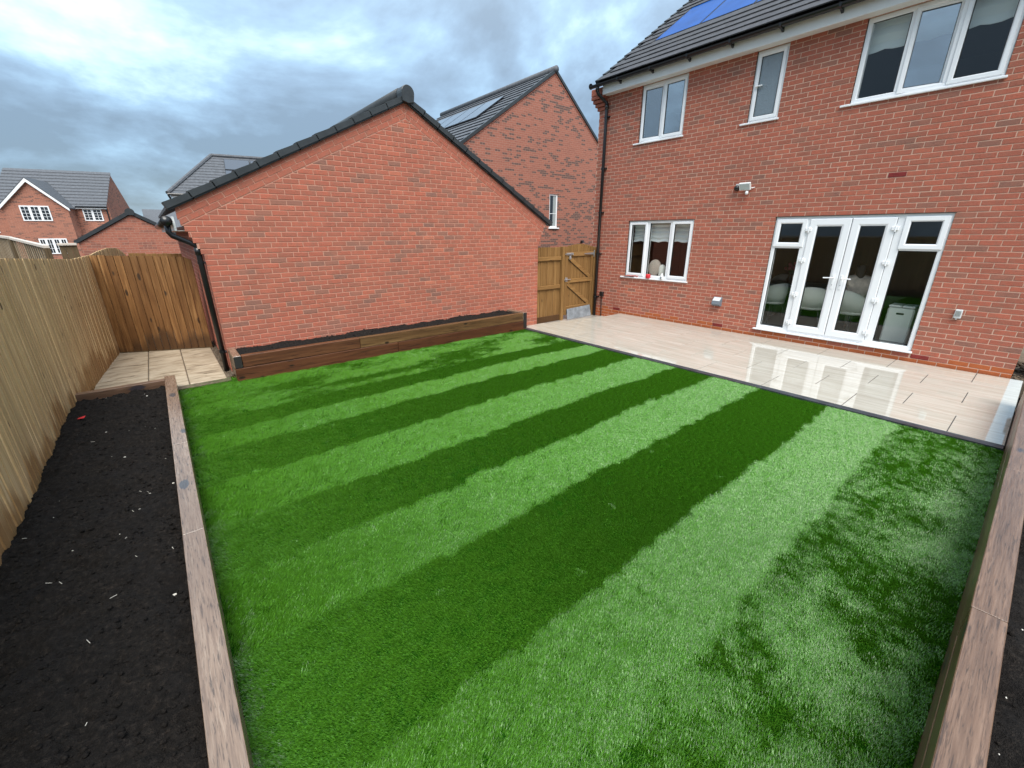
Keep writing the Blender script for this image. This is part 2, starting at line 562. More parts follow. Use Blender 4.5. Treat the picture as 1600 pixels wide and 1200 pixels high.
class MB:
    def __init__(s):
        s.v = []
        s.f = []
        s.t = []
        s.tone = 0.5

    def add(s, vs, fs):
        b = len(s.v)
        s.v.extend(vs)
        for f in fs:
            s.f.append(tuple(b + i for i in f))
            s.t.append(s.tone)

    def quad(s, a, b, c, d):
        s.add([a, b, c, d], [(0, 1, 2, 3)])

    def box(s, x0, x1, y0, y1, z0, z1, ch=0.0):
        if x1 < x0: x0, x1 = x1, x0
        if y1 < y0: y0, y1 = y1, y0
        if z1 < z0: z0, z1 = z1, z0
        ch = min(ch, 0.45 * (x1 - x0), 0.45 * (y1 - y0), 0.45 * (z1 - z0))
        if ch <= 0:
            s.add([(x, y, z) for x in (x0, x1) for y in (y0, y1) for z in (z0, z1)],
                  [(0, 1, 3, 2), (4, 6, 7, 5), (0, 4, 5, 1), (2, 3, 7, 6), (0, 2, 6, 4), (1, 5, 7, 3)])
            return
        X, Y, Z = (x0, x1), (y0, y1), (z0, z1)
        idx = {}
        vs = []
        for i in (0, 1):
            for j in (0, 1):
                for k in (0, 1):
                    sx, sy, sz = (1 - 2 * i) * ch, (1 - 2 * j) * ch, (1 - 2 * k) * ch
                    for a, d in ((0, (0, sy, sz)), (1, (sx, 0, sz)), (2, (sx, sy, 0))):
                        idx[(i, j, k, a)] = len(vs)
                        vs.append((X[i] + d[0], Y[j] + d[1], Z[k] + d[2]))
        I = lambda i, j, k, a: idx[(i, j, k, a)]
        fs = []
        for i in (0, 1):
            q = [I(i, 0, 0, 0), I(i, 1, 0, 0), I(i, 1, 1, 0), I(i, 0, 1, 0)]
            fs.append(tuple(q if i else q[::-1]))
            q = [I(0, i, 0, 1), I(1, i, 0, 1), I(1, i, 1, 1), I(0, i, 1, 1)]
            fs.append(tuple(q[::-1] if i else q))
            q = [I(0, 0, i, 2), I(1, 0, i, 2), I(1, 1, i, 2), I(0, 1, i, 2)]
            fs.append(tuple(q if i else q[::-1]))
        for i in (0, 1):
            for j in (0, 1):
                fs.append((I(i, j, 0, 0), I(i, j, 1, 0), I(i, j, 1, 1), I(i, j, 0, 1)))
                fs.append((I(i, 0, j, 0), I(i, 1, j, 0), I(i, 1, j, 2), I(i, 0, j, 2)))
                fs.append((I(0, i, j, 1), I(1, i, j, 1), I(1, i, j, 2), I(0, i, j, 2)))
                for k in (0, 1):
                    fs.append((I(i, j, k, 0), I(i, j, k, 1), I(i, j, k, 2)))
        s.add(vs, fs)

    def prism(s, poly, mp, d0, d1, ch=0.0):
        """convex polygon (a,b) extruded from depth d0 (front) to d1 through mp(a,d,b)"""
        n = len(poly)
        if ch:
            ca = sum(p[0] for p in poly) / n
            cb = sum(p[1] for p in poly) / n
            sg = lambda x: float(x > 1e-9) - float(x < -1e-9)
            front = [(a - sg(a - ca) * min(ch, abs(a - ca) * .6), b - sg(b - cb) * min(ch, abs(b - cb) * .6)) for a, b in poly]
            loops = [[mp(a, d0, b) for a, b in front], [mp(a, d0 + ch, b) for a, b in poly], [mp(a, d1, b) for a, b in poly]]
        else:
            loops = [[mp(a, d0, b) for a, b in poly], [mp(a, d1, b) for a, b in poly]]
        vs = [p for l in loops for p in l]
        fs = [tuple(range(n)), tuple(range(len(vs) - 1, len(vs) - 1 - n, -1))]
        for k in range(len(loops) - 1):
            for i in range(n):
                j = (i + 1) % n
                fs.append((k * n + i, k * n + j, k * n + n + j, k * n + n + i))
        s.add(vs, fs)

    def ring(s, X, y0, y1, z0, z1, prof, mp=None):
        """mitred rectangular frame: prof = [(inset, depth)...], depth measured into the wall (+x)"""
        mp = mp or (lambda y, d, z: (X + d, y, z))
        vs = []
        for i, d in prof:
            vs += [mp(y0 + i, d, z0 + i), mp(y1 - i, d, z0 + i), mp(y1 - i, d, z1 - i), mp(y0 + i, d, z1 - i)]
        fs = []
        m = len(prof)
        for k in range(m):
            k2 = (k + 1) % m
            for i in range(4):
                j = (i + 1) % 4
                fs.append((k * 4 + i, k2 * 4 + i, k2 * 4 + j, k * 4 + j))
        s.add(vs, fs)

    def tube(s, pts, r, n=10, cap=True):
        pts = [Vector(p) for p in pts]
        if isinstance(r, (int, float)):
            r = [r] * len(pts)
        vs = []
        prev = None
        for i, p in enumerate(pts):
            a = pts[max(i - 1, 0)]
            b = pts[min(i + 1, len(pts) - 1)]
            t = (b - a).normalized()
            if prev is None:
                ref = Vector((0, 0, 1)) if abs(t.z) < 0.9 else Vector((1, 0, 0))
                e1 = t.cross(ref).normalized()
            else:
                e1 = (prev - t * prev.dot(t)).normalized()
            prev = e1
            e2 = t.cross(e1)
            for k in range(n):
                an = 2 * math.pi * k / n
                vs.append(tuple(p + (e1 * math.cos(an) + e2 * math.sin(an)) * r[i]))
        fs = []
        for i in range(len(pts) - 1):
            for k in range(n):
                j = (k + 1) % n
                fs.append((i * n + k, i * n + j, i * n + n + j, i * n + n + k))
        if cap:
            fs.append(tuple(range(n))[::-1])
            fs.append(tuple(range(len(vs) - n, len(vs))))
        s.add(vs, fs)

    def lathe(s, c, prof, n=20, axis='z'):
        vs = []
        for r, h in prof:
            for k in range(n):
                a = 2 * math.pi * k / n
                x, y = r * math.cos(a), r * math.sin(a)
                q = {'z': (x, y, h), 'x': (h, x, y), 'y': (x, h, y)}[axis]
                vs.append((c[0] + q[0], c[1] + q[1], c[2] + q[2]))
        fs = []
        for i in range(len(prof) - 1):
            for k in range(n):
                j = (k + 1) % n
                fs.append((i * n + k, i * n + j, i * n + n + j, i * n + n + k))
        fs.append(tuple(range(n))[::-1])
        fs.append(tuple(range(len(vs) - n, len(vs))))
        s.add(vs, fs)

    def blob(s, c, r, seed=0, sub=1, squash=(1, 1, 1), jit=0.25):
        bm = bmesh.new()
        bmesh.ops.create_icosphere(bm, subdivisions=sub, radius=1)
        rr = random.Random(seed)
        vs = []
        for v in bm.verts:
            k = r * (1 + rr.uniform(-jit, jit))
            vs.append((c[0] + v.co.x * k * squash[0], c[1] + v.co.y * k * squash[1], c[2] + v.co.z * k * squash[2]))
        fs = [tuple(v.index for v in f.verts) for f in bm.faces]
        bm.free()
        s.add(vs, fs)

    def xform(s, mat, start=0):
        for i in range(start, len(s.v)):
            s.v[i] = tuple(mat @ Vector(s.v[i]))


def wloc(o):
    L = Vector((0, 0, 0))
    while o is not None:
        L += o.location
        o = o.parent
    return L


def obj(name, mb, mat, parent=None, label=None, cat=None, group=None, kind=None, smooth=False, origin=None, fix=True):
    vs = np.array(mb.v, float)
    o3 = (vs.min(0) + vs.max(0)) / 2 if origin is None else np.array(origin, float)
    if parent is None and origin is None:
        o3[2] = vs[:, 2].min()
    me = bpy.data.meshes.new(name)
    me.from_pydata((vs - o3).tolist(), [], mb.f)
    if fix:
        bm = bmesh.new()
        bm.from_mesh(me)
        bmesh.ops.recalc_face_normals(bm, faces=bm.faces)
        bm.to_mesh(me)
        bm.free()
    a = me.attributes.new('tone', 'FLOAT', 'FACE')
    a.data.foreach_set('value', np.array(mb.t, np.float32))
    me.materials.append(MAT[mat] if isinstance(mat, str) else mat)
    if smooth:
        me.polygons.foreach_set('use_smooth', [True] * len(me.polygons))
    o = bpy.data.objects.new(name, me)
    COL.objects.link(o)
    o.parent = parent
    o.location = Vector(o3) - (wloc(parent) if parent else Vector((0, 0, 0)))
    tagp(o, label, cat, group, kind)
    return o


def tagp(o, label=None, cat=None, group=None, kind=None):
    if label: o['label'] = label
    if cat: o['category'] = cat
    if group: o['group'] = group
    if kind: o['kind'] = kind
    return o


def thing(name, loc, label, cat, group=None, kind=None):
    o = bpy.data.objects.new(name, None)
    o.empty_display_size = 0.2
    o.location = loc
    COL.objects.link(o)
    return tagp(o, label, cat, group, kind)


def piece(name, me, loc, parent, kind=None):
    """one more object on shared mesh data"""
    o = bpy.data.objects.new(name, me)
    COL.objects.link(o)
    o.parent = parent
    o.location = Vector(loc) - wloc(parent)
    if kind: o['kind'] = kind
    return o


def box1(name, mat, b, parent=None, ch=0.004, **k):
    m = MB()
    m.box(*b, ch)
    return obj(name, m, mat, parent, **k)


# ---- numpy value noise
def vnoise(x, y, scale, seed):
    r = np.random.default_rng(seed)
    G = r.random((257, 257))
    xs, ys = x * scale + 50, y * scale + 50
    xi, yi = np.floor(xs).astype(int), np.floor(ys).astype(int)
    fx, fy = xs - xi, ys - yi
    fx, fy = fx * fx * (3 - 2 * fx), fy * fy * (3 - 2 * fy)
    g = lambda a, b: G[a % 257, b % 257]
    return (g(xi, yi) * (1 - fx) * (1 - fy) + g(xi + 1, yi) * fx * (1 - fy) + g(xi, yi + 1) * (1 - fx) * fy + g(xi + 1, yi + 1) * fx * fy)


def fbm(x, y, scale, seed, octv=4, gain=0.5):
    t, a, n = 0, 1.0, 0
    for k in range(octv):
        t = t + a * vnoise(x, y, scale * 2 ** k, seed + k)
        n += a
        a *= gain
    return t / n


# ---- brick laying
def clip(poly, a, b, c):
    """keep a*s+b*z<=c"""
    out = []
    n = len(poly)
    for i in range(n):
        p, q = poly[i], poly[(i + 1) % n]
        fp, fq = a * p[0] + b * p[1] - c, a * q[0] + b * q[1] - c
        if fp <= 0:
            out.append(p)
        if fp * fq < 0:
            k = fp / (fp - fq)
            out.append((p[0] + (q[0] - p[0]) * k, p[1] + (q[1] - p[1]) * k))
    return out


def lay(srange, z0, n, holes=(), cuts=(), bond=0.0):
    """yields (polygon, course, whole) for a stretcher-bond wall"""
    for k in range(n):
        za, zb = z0 + k * 0.075, z0 + k * 0.075 + 0.065
        s0, s1 = srange((za + zb) / 2)
        s = s0 - 0.225 + (0.1125 if k % 2 else 0.0) + bond
        while s < s1:
            a, b = max(s, s0), min(s + 0.215, s1)
            s += 0.225
            if b - a < 0.02:
                continue
            rects = [(a, b, za, zb)]
            for h in holes:
                new = []
                for (p, q, u, v) in rects:
                    if q <= h[0] or p >= h[1] or v <= h[2] or u >= h[3]:
                        new.append((p, q, u, v))
                        continue
                    if p < h[0]: new.append((p, h[0], u, v))
                    if q > h[1]: new.append((h[1], q, u, v))
                    pp, qq = max(p, h[0]), min(q, h[1])
                    if u < h[2]: new.append((pp, qq, u, h[2]))
                    if v > h[3]: new.append((pp, qq, h[3], v))
                rects = new
            for (p, q, u, v) in rects:
                if q - p < 0.014 or v - u < 0.014:
                    continue
                poly = [(p, u), (q, u), (q, v), (p, v)]
                whole = (q - p > 0.2149 and v - u > 0.0649)
                for ct in cuts:
                    m = len(poly)
                    new = clip(poly, *ct)
                    if len(new) != m or any(abs(x[0] - y[0]) + abs(x[1] - y[1]) > 1e-9 for x, y in zip(new, poly)):
                        whole = False
                    poly = new
                    if len(poly) < 3:
                        break
                if len(poly) < 3:
                    continue
                ar = 0.5 * abs(sum(poly[i][0] * poly[(i + 1) % len(poly)][1] - poly[(i + 1) % len(poly)][0] * poly[i][1] for i in range(len(poly))))
                if ar < 0.0006:
                    continue
                yield poly, k, whole


def tone_of(s, z, seed, burnt=0.0):
    d = float(vnoise(np.array([s]), np.array([z * 3]), 1.3, seed)[0])
    t = random.gauss(0.56, 0.22)
    if random.random() < burnt * (0.25 + 1.9 * max(0, d - 0.35)):
        t = random.uniform(0.0, 0.16)
    return min(1.0, max(0.0, t))


def brick_proto(axis):
    """ten whole-brick meshes for walls facing -x or -y"""
    out = []
    for i in range(12):
        tn = [0.05, 0.14, 0.30, 0.42, 0.48, 0.54, 0.58, 0.64, 0.70, 0.78, 0.90, 1.5][i]
        m = MB()
        m.tone = tn
        mp = (lambda a, d, b: (d, a, b)) if axis == 'x' else (lambda a, d, b: (a, d, b))
        j = lambda: random.uniform(-0.0012, 0.0012)
        m.prism([(-.1075 + j(), -.0325 + j()), (.1075 + j(), -.0325 + j()), (.1075 + j(), .0325 + j()), (-.1075 + j(), .0325 + j())], mp, 0, 0.03, 0.004)
        me = bpy.data.meshes.new('brick')
        me.from_pydata(m.v, [], m.f)
        bm = bmesh.new(); bm.from_mesh(me); bmesh.ops.recalc_face_normals(bm, faces=bm.faces); bm.to_mesh(me); bm.free()
        me.attributes.new('tone', 'FLOAT', 'FACE').data.foreach_set('value', np.array(m.t, np.float32))
        me.materials.append(MAT['brick'])
        out.append((tn, me))
    return out


PROTO = {'x': brick_proto('x'), 'y': brick_proto('y')}


def build_bricks(parent, walls, limit=300, stuff_name='brickwork'):
    """walls: list of (generator items, mp, axis, tonefn). The largest-looking whole bricks become objects, the rest one mesh."""
    items = []
    for gen, mp, axis, tf in walls:
        for poly, k, whole in gen:
            ca = sum(p[0] for p in poly) / len(poly)
            cb = sum(p[1] for p in poly) / len(poly)
            P = mp(ca, 0, cb)
            u, v, zc = proj(P)
            vis = zc > 0.1 and 0 < u < 1 and 0 < v < 0.75
            size = 0.0
            if vis and whole and axis in PROTO:
                e0, e1 = mp(ca - .1, 0, cb), mp(ca + .1, 0, cb)
                a0, a1 = proj(e0), proj(e1)
                size = math.hypot(a0[0] - a1[0], a0[1] - a1[1]) / zc
            items.append((size, poly, mp, axis, tf(ca, cb, k), P))
    order = sorted(range(len(items)), key=lambda i: -items[i][0])
    picked = set(i for i in order[:limit] if items[i][0] > 0)
    rest = MB()
    for i, (size, poly, mp, axis, tn, P) in enumerate(items):
        d = random.uniform(-0.0012, 0.0012)
        if i in picked:
            pr = min(PROTO[axis], key=lambda q: abs(q[0] - tn))
            off = Vector(mp(0, d, 0)) - Vector(mp(0, 0, 0))
            piece('brick', pr[1], Vector(P) + off, parent)
        else:
            rest.tone = tn
            rest.prism(poly, mp, d, 0.03, 0.004)
    if rest.v:
        obj(stuff_name, rest, 'brick', parent, kind='stuff')


# ==================================================================== GROUND
def ground_h(x, y):
    return -0.42 - 1.15 / (1 + math.exp(-(y - 17) / 3.0))


m = MB()
xs = [-400, -150, -60, -30, -15, -8, -4, 0, 4, 8, 12, 16, 22, 30, 60, 150, 400]
ys = [-400, -150, -60, -20, -8, 0, 5, 9, 12, 14, 16, 18, 20, 23, 27, 35, 60, 150, 400, 900]
for yv in ys:
    for xv in xs:
        m.v.append((xv, yv, ground_h(xv, yv)))
W_ = len(xs)
for j in range(len(ys) - 1):
    for i in range(W_ - 1):
        m.f.append((j * W_ + i, j * W_ + i + 1, (j + 1) * W_ + i + 1, (j + 1) * W_ + i))
        m.t.append(.5)
obj('ground', m, 'earth', kind='structure')

# ------------------------------------------------------------------ patio: polished porcelain tiles
PX = [6.075, 6.715, 7.290, 7.862, 8.440, 9.070]
patio = thing('patio', (7.5, 3, 0), None, None, kind='structure')
m = MB()
m.box(6.07, 9.09, -0.165, 6.70, -0.12, -0.006)
obj('tile_bed', m, 'grout', patio)
# joints of the rows measured along the wall (y), 0.923 m apart, staggered
JY = [0.248, 0.716, 0.265, 0.735, 0.290]
tile_me = {}
for r in range(5):
    x0, x1 = PX[r] + 0.002, PX[r + 1] - 0.002
    j0 = JY[r] + (0.923 if r % 2 == 0 else 0.0)
    ys_ = [j0 + 0.923 * k for k in range(-3, 9)]
    for a, b in zip(ys_[:-1], ys_[1:]):
        a, b = a + 0.004, b - 0.004
        far = 6.95 - (x0 + x1 - 2 * 7.4) / 2 * 0.16
        full = True
        if b > far: b, full = far, False
        if a < -0.16: a, full = -0.16, False
        if b - a < 0.05: continue
        if full and (r,) in tile_me:
            piece('paving_tile', tile_me[(r,)], ((x0 + x1) / 2, (a + b) / 2, -0.01), patio)
        else:
            mm = MB()
            mm.box(x0, x1, a, b, -0.02, 0.0, 0.0015)
            o = obj('paving_tile', mm, 'porcelain', patio)
            if full: tile_me[(r,)] = o.data
m = MB()
m.prism([(5.962, -0.157), (6.070, -0.157), (6.070, 7.08), (5.962, 7.08)], lambda a, d, b: (a, b, d), -0.005, -0.12, 0.004)
obj('edging_strip', m, 'edging', patio)
# patio end step and the lower path by the side gate
m = MB()
m.prism([(6.07, 6.70), (9.09, 6.60), (9.09, 6.72), (6.07, 7.14)], lambda a, d, b: (a, b, d), -0.022, -0.2)
obj('step_edge', m, 'concrete', patio)
m = MB()
m.quad((6.02, 6.7, -0.165), (9.09, 6.5, -0.165), (9.09, 12.5, -0.165), (6.02, 12.5, -0.165))
obj('side_path', m, 'concrete', kind='structure')

# ------------------------------------------------------------------ riven slab path behind the bed
path = thing('slab_path', (-0.2, 8.5, 0), None, None, kind='structure')
m = MB()
m.box(-1.0, 0.49, 7.05, 10.2, -0.1, -0.012)
obj('slab_bed', m, 'gravel', path)
for i, (a, b) in enumerate(((-1.02, -0.445), (-0.437, 0.005), (0.013, 0.452))):
    y = 7.20
    k = 0
    while y < 10.1:
        y2 = min(y + 0.895, 10.12)
        mm = MB()
        mm.box(a, b - 0.004, y, y2, -0.04, random.uniform(-0.002, 0.002), 0.006)
        obj('slab', mm, 'slab', path)
        y = y2 + 0.006
        k += 1
m = MB()
for k in range(900):
    m.blob((random.uniform(0.455, 0.55), random.uniform(7.25, 10.0), -0.012 + random.uniform(0, 0.006)), random.uniform(0.006, 0.016), k, 1, (1, 1, .7))
obj('wall_gravel', m, 'gravel', kind='stuff')

# ==================================================================== HOUSE
XH = 9.098
HY0, HY1 = -0.04, 7.85
Z0 = 0.135
DOOR = (1.076, 3.455, 0.135, 2.235)
KIT = (5.055, 6.719, 0.910, 2.235)
UPL = (5.575, 6.657, 3.851, 4.985)
NAR = (3.753, 4.274, 3.851, 4.985)
BIG = (1.031, 2.699, 3.851, 4.985)
HOLES = [DOOR, KIT, UPL, NAR, BIG]
VENTS = [(1.858, Z0 + 35 * 0.075), (0.955, Z0 - 0.075), (4.215, Z0 - 0.075), (6.90, Z0 - 0.075)]
house = thing('house', (XH, 3.9, -0.2), 'two storey red brick house with white patio doors and blue solar panels on its roof', 'house')
hmp = lambda s, d, z: (XH + d, s, z)
EAVE = 5.04


def sheet_with_holes(m, s0, s1, z0, z1, holes, mp, d0, d1):
    S = sorted({s0, s1, *[h[0] for h in holes], *[h[1] for h in holes]})
    Z = sorted({z0, z1, *[h[2] for h in holes], *[h[3] for h in holes]})
    for a, b in zip(S[:-1], S[1:]):
        for c, d in zip(Z[:-1], Z[1:]):
            if any(h[0] <= (a + b) / 2 <= h[1] and h[2] <= (c + d) / 2 <= h[3] for h in holes):
                continue
            m.prism([(a, c), (b, c), (b, d), (a, d)], mp, d0, d1)


m = MB()
sheet_with_holes(m, HY0 + 0.004, HY1 - 0.004, -0.3, EAVE, HOLES, hmp, 0.0042, 0.03)
sheet_with_holes(m, HY0 + 0.102, HY1 - 0.102, -0.3, EAVE, HOLES, hmp, 0.03, 0.11)
obj('wall', m, 'mortar', house)
m = MB()
m.box(XH + 0.032, XH + 9.0, HY0, HY0 + 0.1, -0.3, EAVE)
m.box(XH + 0.032, XH + 9.0, HY1 - 0.1, HY1, -0.3, EAVE)
m.box(XH + 8.9, XH + 9.0, HY0 + .1, HY1 - .1, -0.3, EAVE)
RS = 0.69
for y0_, y1_ in ((HY0, HY0 + .1), (HY1 - .1, HY1)):
    m.prism([(XH + .02, EAVE), (XH + 9.0, EAVE), (XH + 4.5, EAVE + 4.48 * RS)], lambda a, d, b: (a, d, b), y0_, y1_)
obj('side_wall', m, 'farred', house)

vh = [(y - 0.1125, y + 0.1125, z - 0.002, z + 0.067) for y, z in VENTS]
zb = Z0 - 5 * 0.075


def htone(s, z, k):
    if z < 0.135 - 0.075 * 0.0 and k <= 4:
        return 1.5 if (k <= 3 or random.random() < .35) else 0.6
    return tone_of(s, z, 5, 0.06)


walls = [(list(lay(lambda z: (HY0, HY1), zb, 71, HOLES + vh)), hmp, 'x', htone)]
build_bricks(house, walls, 300)
for y, z in VENTS:
    m = MB()
    m.box(XH - 0.002, XH + 0.03, y - 0.108, y + 0.108, z, z + 0.065, 0.003)
    for k in range(5):
        for j in range(2):
            m.box(XH - 0.004, XH + 0.002, y - 0.09 + k * 0.038, y - 0.065 + k * 0.038, z + 0.010 + j * 0.027, z + 0.026 + j * 0.027, 0.001)
    obj('air_brick', m, 'airbrick', house)
# edges of the steel lintels, their shadow line painted black over the openings
m = MB()
for h in (DOOR, KIT):
    m.box(XH - 0.004, XH + 0.09, h[0] - 0.015, h[1] + 0.01, h[3] - 0.006, h[3] + 0.002)
obj('lintel_edge_shadow', m, 'gasket', house)
# corbel at the eaves corner
m = MB()
for k, (dx, dy) in enumerate(((0.035, 0.04), (0.075, 0.08), (0.115, 0.12), (0.15, 0.15))):
    m.tone = random.uniform(.4, .8)
    m.box(XH - dx, XH + 0.05, HY1 - 0.22, HY1 + dy, 4.72 + k * 0.075, 4.785 + k * 0.075, 0.006)
m.tone = 0.5
m.box(XH - 0.15, XH + 0.05, HY1 - 0.2, HY1 + 0.15, 5.02, 5.16, 0.004)
obj('corbel', m, 'brick', house)


# ---- windows
FRAME = [(0.0, 0.12), (0.0, 0.030), (0.004, 0.026), (0.050, 0.026), (0.062, 0.036), (0.062, 0.12)]
SASH = [(0.0, 0.060), (0.0, 0.012), (0.005, 0.006), (0.046, 0.006), (0.060, 0.020), (0.060, 0.060)]
GASK = [(0.0, 0.055), (0.0, 0.016), (0.006, 0.016), (0.006, 0.055)]


def pane(parent, y0, y1, z0, z1, x, mat='glass'):
    m = MB()
    m.box(x, x + 0.006, y0, y1, z0, z1)
    return obj('pane', m, mat, parent)


def sash(parent, y0, y1, z0, z1, glass='glass', name='sash', ang=0.0, inset=0.060, X=XH + 0.0):
    """opening casement: frame, rubber line and glass; opens about its left (high y) edge"""
    rot = Matrix.Translation((X + 0.03, y1, 0)) @ Matrix.Rotation(ang, 4, 'Z') @ Matrix.Translation((-X - 0.03, -y1, 0))
    k = inset / 0.060
    pr = [(i * k, d) for i, d in SASH]
    m = MB(); m.ring(X, y0, y1, z0, z1, pr); m.xform(rot)
    o = obj(name, m, 'upvc', parent)
    m = MB(); m.ring(X, y0 + inset, y1 - inset, z0 + inset, z1 - inset, GASK); m.xform(rot)
    obj('seal', m, 'gasket', parent)
    m = MB(); m.box(X + 0.03, X + 0.036, y0 + inset, y1 - inset, z0 + inset, z1 - inset); m.xform(rot)
    obj('pane', m, glass, parent)
    return o


def window(h, bars, name='window', sill=0.03, mat='upvc', label=None):
    y0, y1, z0, z1 = h
    m = MB()
    m.ring(XH, y0 + 0.004, y1 - 0.004, z0 + sill, z1 - 0.004, FRAME)
    for b in bars:
        m.box(XH + 0.027, XH + 0.119, b - 0.035, b + 0.035, z0 + sill + 0.058, z1 - 0.062, 0.006)
    w = obj(name, m, mat, house, label=label)
    m = MB()
    m.box(XH - 0.032, XH + 0.10, y0 - 0.03, y1 + 0.12 if name != 'patio_door' else y1 + .02, z0 - 0.004, z0 + sill - 0.003, 0.006)
    obj('sill', m, mat, w)
    return w


def fixed(w, y0, y1, z0, z1, glass='glass'):
    m = MB(); m.ring(XH, y0, y1, z0, z1, [(0.0, 0.075), (0.0, 0.040), (0.006, 0.040), (0.006, 0.075)])
    obj('seal', m, 'gasket', w)
    pane(w, y0, y1, z0, z1, XH + 0.06, glass)


# kitchen window: two casements either side of a fixed light
w = window(KIT, [6.175, 5.585], label='ground floor kitchen window with a half drawn pleated blind')
sash(w, 6.205, 6.690, 0.975, 2.195)
sash(w, 5.085, 5.560, 0.975, 2.195)
fixed(w, 5.625, 6.135, 1.00, 2.17)
# upper left window: left casement ajar
w = window(UPL, [6.115], label='small upper window with its left casement ajar')
sash(w, 6.125, 6.630, 3.905, 4.945, 'glass_up', ang=math.radians(5))
sash(w, 5.600, 6.105, 3.905, 4.945, 'glass_up')
# narrow frosted window
w = window(NAR, [], label='narrow upper bathroom window with frosted glass')
sash(w, 3.785, 4.245, 3.905, 4.945, 'frost')
m = MB(); m.box(XH - 0.03, XH + 0.004, 4.10, 4.215, 4.43, 4.45, 0.004)
obj('window_handle', m, 'upvc', w)
# large three light window, centre casement ajar
w = window(BIG, [2.145, 1.615], label='large upper bedroom window, its middle casement ajar')
fixed(w, 2.185, 2.640, 3.935, 4.92, 'glass')
sash(w, 1.625, 2.140, 3.905, 4.945, 'glass_up', ang=math.radians(9))
sash(w, 1.062, 1.600, 3.905, 4.945, 'glass')

# ---- patio doors
m = MB()
m.ring(XH, DOOR[0] + 0.004, DOOR[1] - 0.004, 0.165, DOOR[3] - 0.004, FRAME)
m.box(XH + 0.026, XH + 0.119, 2.885, 2.975, 0.22, 2.176, 0.004)
m.box(XH + 0.026, XH + 0.119, 1.595, 1.700, 0.22, 2.176, 0.004)
m.box(XH + 0.027, XH + 0.118, 2.975, 3.40, 1.69, 1.745, 0.006)
m.box(XH + 0.027, XH + 0.118, 1.13, 1.595, 1.69, 1.745, 0.006)
pd = obj('patio_door', m, 'upvc', house, label='white four panel glazed patio doors with side lights')
m = MB(); m.box(XH - 0.045, XH + 0.1, DOOR[0] - 0.02, DOOR[1] + 0.03, 0.137, 0.163, 0.005)
obj('sill', m, 'upvc', pd)
sash(pd, 2.93, 3.425, 1.715, 2.19, name='fanlight', inset=0.078)
sash(pd, 1.105, 1.608, 1.715, 2.19, name='fanlight', inset=0.078)
fixed(pd, 2.978, 3.393, 0.255, 1.685)
fixed(pd, 1.137, 1.592, 0.255, 1.685)
for y0, y1 in ((2.285, 2.885), (1.705, 2.275)):
    sash(pd, y0, y1, 0.205, 2.185, name='door_leaf', inset=0.125)
for y, z, sgn in [(2.885, a, 1) for a in (2.01, 1.49, 0.88, 0.36)] + [(1.700, a, 1) for a in (2.02, 1.50, 0.90, 0.36)]:
    m = MB()
    m.box(XH - 0.016, XH + 0.02, y - 0.045, y + 0.045, z - 0.028, z + 0.028, 0.006)
    m.tube([(XH - 0.012, y - 0.005, z - 0.05), (XH - 0.012, y - 0.005, z + 0.05)], 0.010, 8)
    obj('hinge', m, 'upvc', pd)
for y, d in ((2.345, 1), (2.225, -1)):
    m = MB()
    m.box(XH - 0.006, XH + 0.006, y - 0.018, y + 0.018, 1.03, 1.27, 0.004)
    m.tube([(XH - 0.006, y, 1.22), (XH - 0.05, y, 1.22), (XH - 0.055, y + d * 0.02, 1.22), (XH - 0.055, y + d * 0.14, 1.215)], 0.010, 8)
    o = obj('door_handle', m, 'upvc', pd)
    m = MB(); m.lathe((XH - 0.009, y, 1.10), [(0.009, 0), (0.009, 0.004)], 10, 'x')
    obj('keyhole', m, 'steel', pd)

# ---- fascia, soffit, gutter, downpipe
m = MB()
m.box(8.90, 8.925, HY0 - 0.1, 7.62, 4.985, 5.17, 0.004)
obj('fascia', m, 'upvc_old', house)
m = MB()
m.box(8.926, XH + 0.02, HY0 - 0.1, 7.62, 4.988, 5.000)
obj('soffit', m, 'upvc_old', house)
m = MB()
gp = [(8.795 + 0.056 * math.cos(a), 5.185 + 0.056 * math.sin(a)) for a in np.linspace(math.pi, 2 * math.pi, 9)]
vs, fs = [], []
for yv in (HY0 - 0.15, 7.90):
    for (x, z) in gp: vs.append((x, yv, z))
    for (x, z) in gp[::-1]: vs.append((8.795 + (x - 8.795) * .9, yv, 5.187 + (z - 5.187) * .9))
n_ = len(gp) * 2
for k in range(n_):
    fs.append((k, (k + 1) % n_, n_ + (k + 1) % n_, n_ + k))
fs += [tuple(range(n_))[::-1], tuple(range(n_, 2 * n_))]
m.add(vs, fs)
m.lathe((8.795, 7.885, 5.185), [(0.062, 0.0), (0.062, 0.02)], 16, 'y')
g = obj('gutter', m, 'black', house)
for k in range(9):
    y = 7.1 - k * 0.82
    m = MB()
    m.prism([(8.735, 5.19), (8.740, 5.14), (8.78, 5.115), (8.82, 5.118), (8.898, 5.09), (8.898, 5.15)], lambda a, d, b: (a, d, b), y - 0.016, y + 0.016)
    obj('gutter_bracket', m, 'black', g)
m = MB()
px = XH - 0.065
m.tube([(8.81, 7.70, 5.17), (8.81, 7.70, 5.06), (8.83, 7.69, 5.01), (8.95, 7.63, 4.90), (px, 7.59, 4.84), (px, 7.575, 4.78), (px, 7.575, -0.19)], 0.036, 14)
m.tube([(px, 7.575, 4.80), (px, 7.575, 4.70)], 0.043, 14)
m.tube([(8.81, 7.70, 5.17), (8.81, 7.70, 5.05)], 0.044, 14)
dp = obj('downpipe', m, 'black', house, smooth=True)
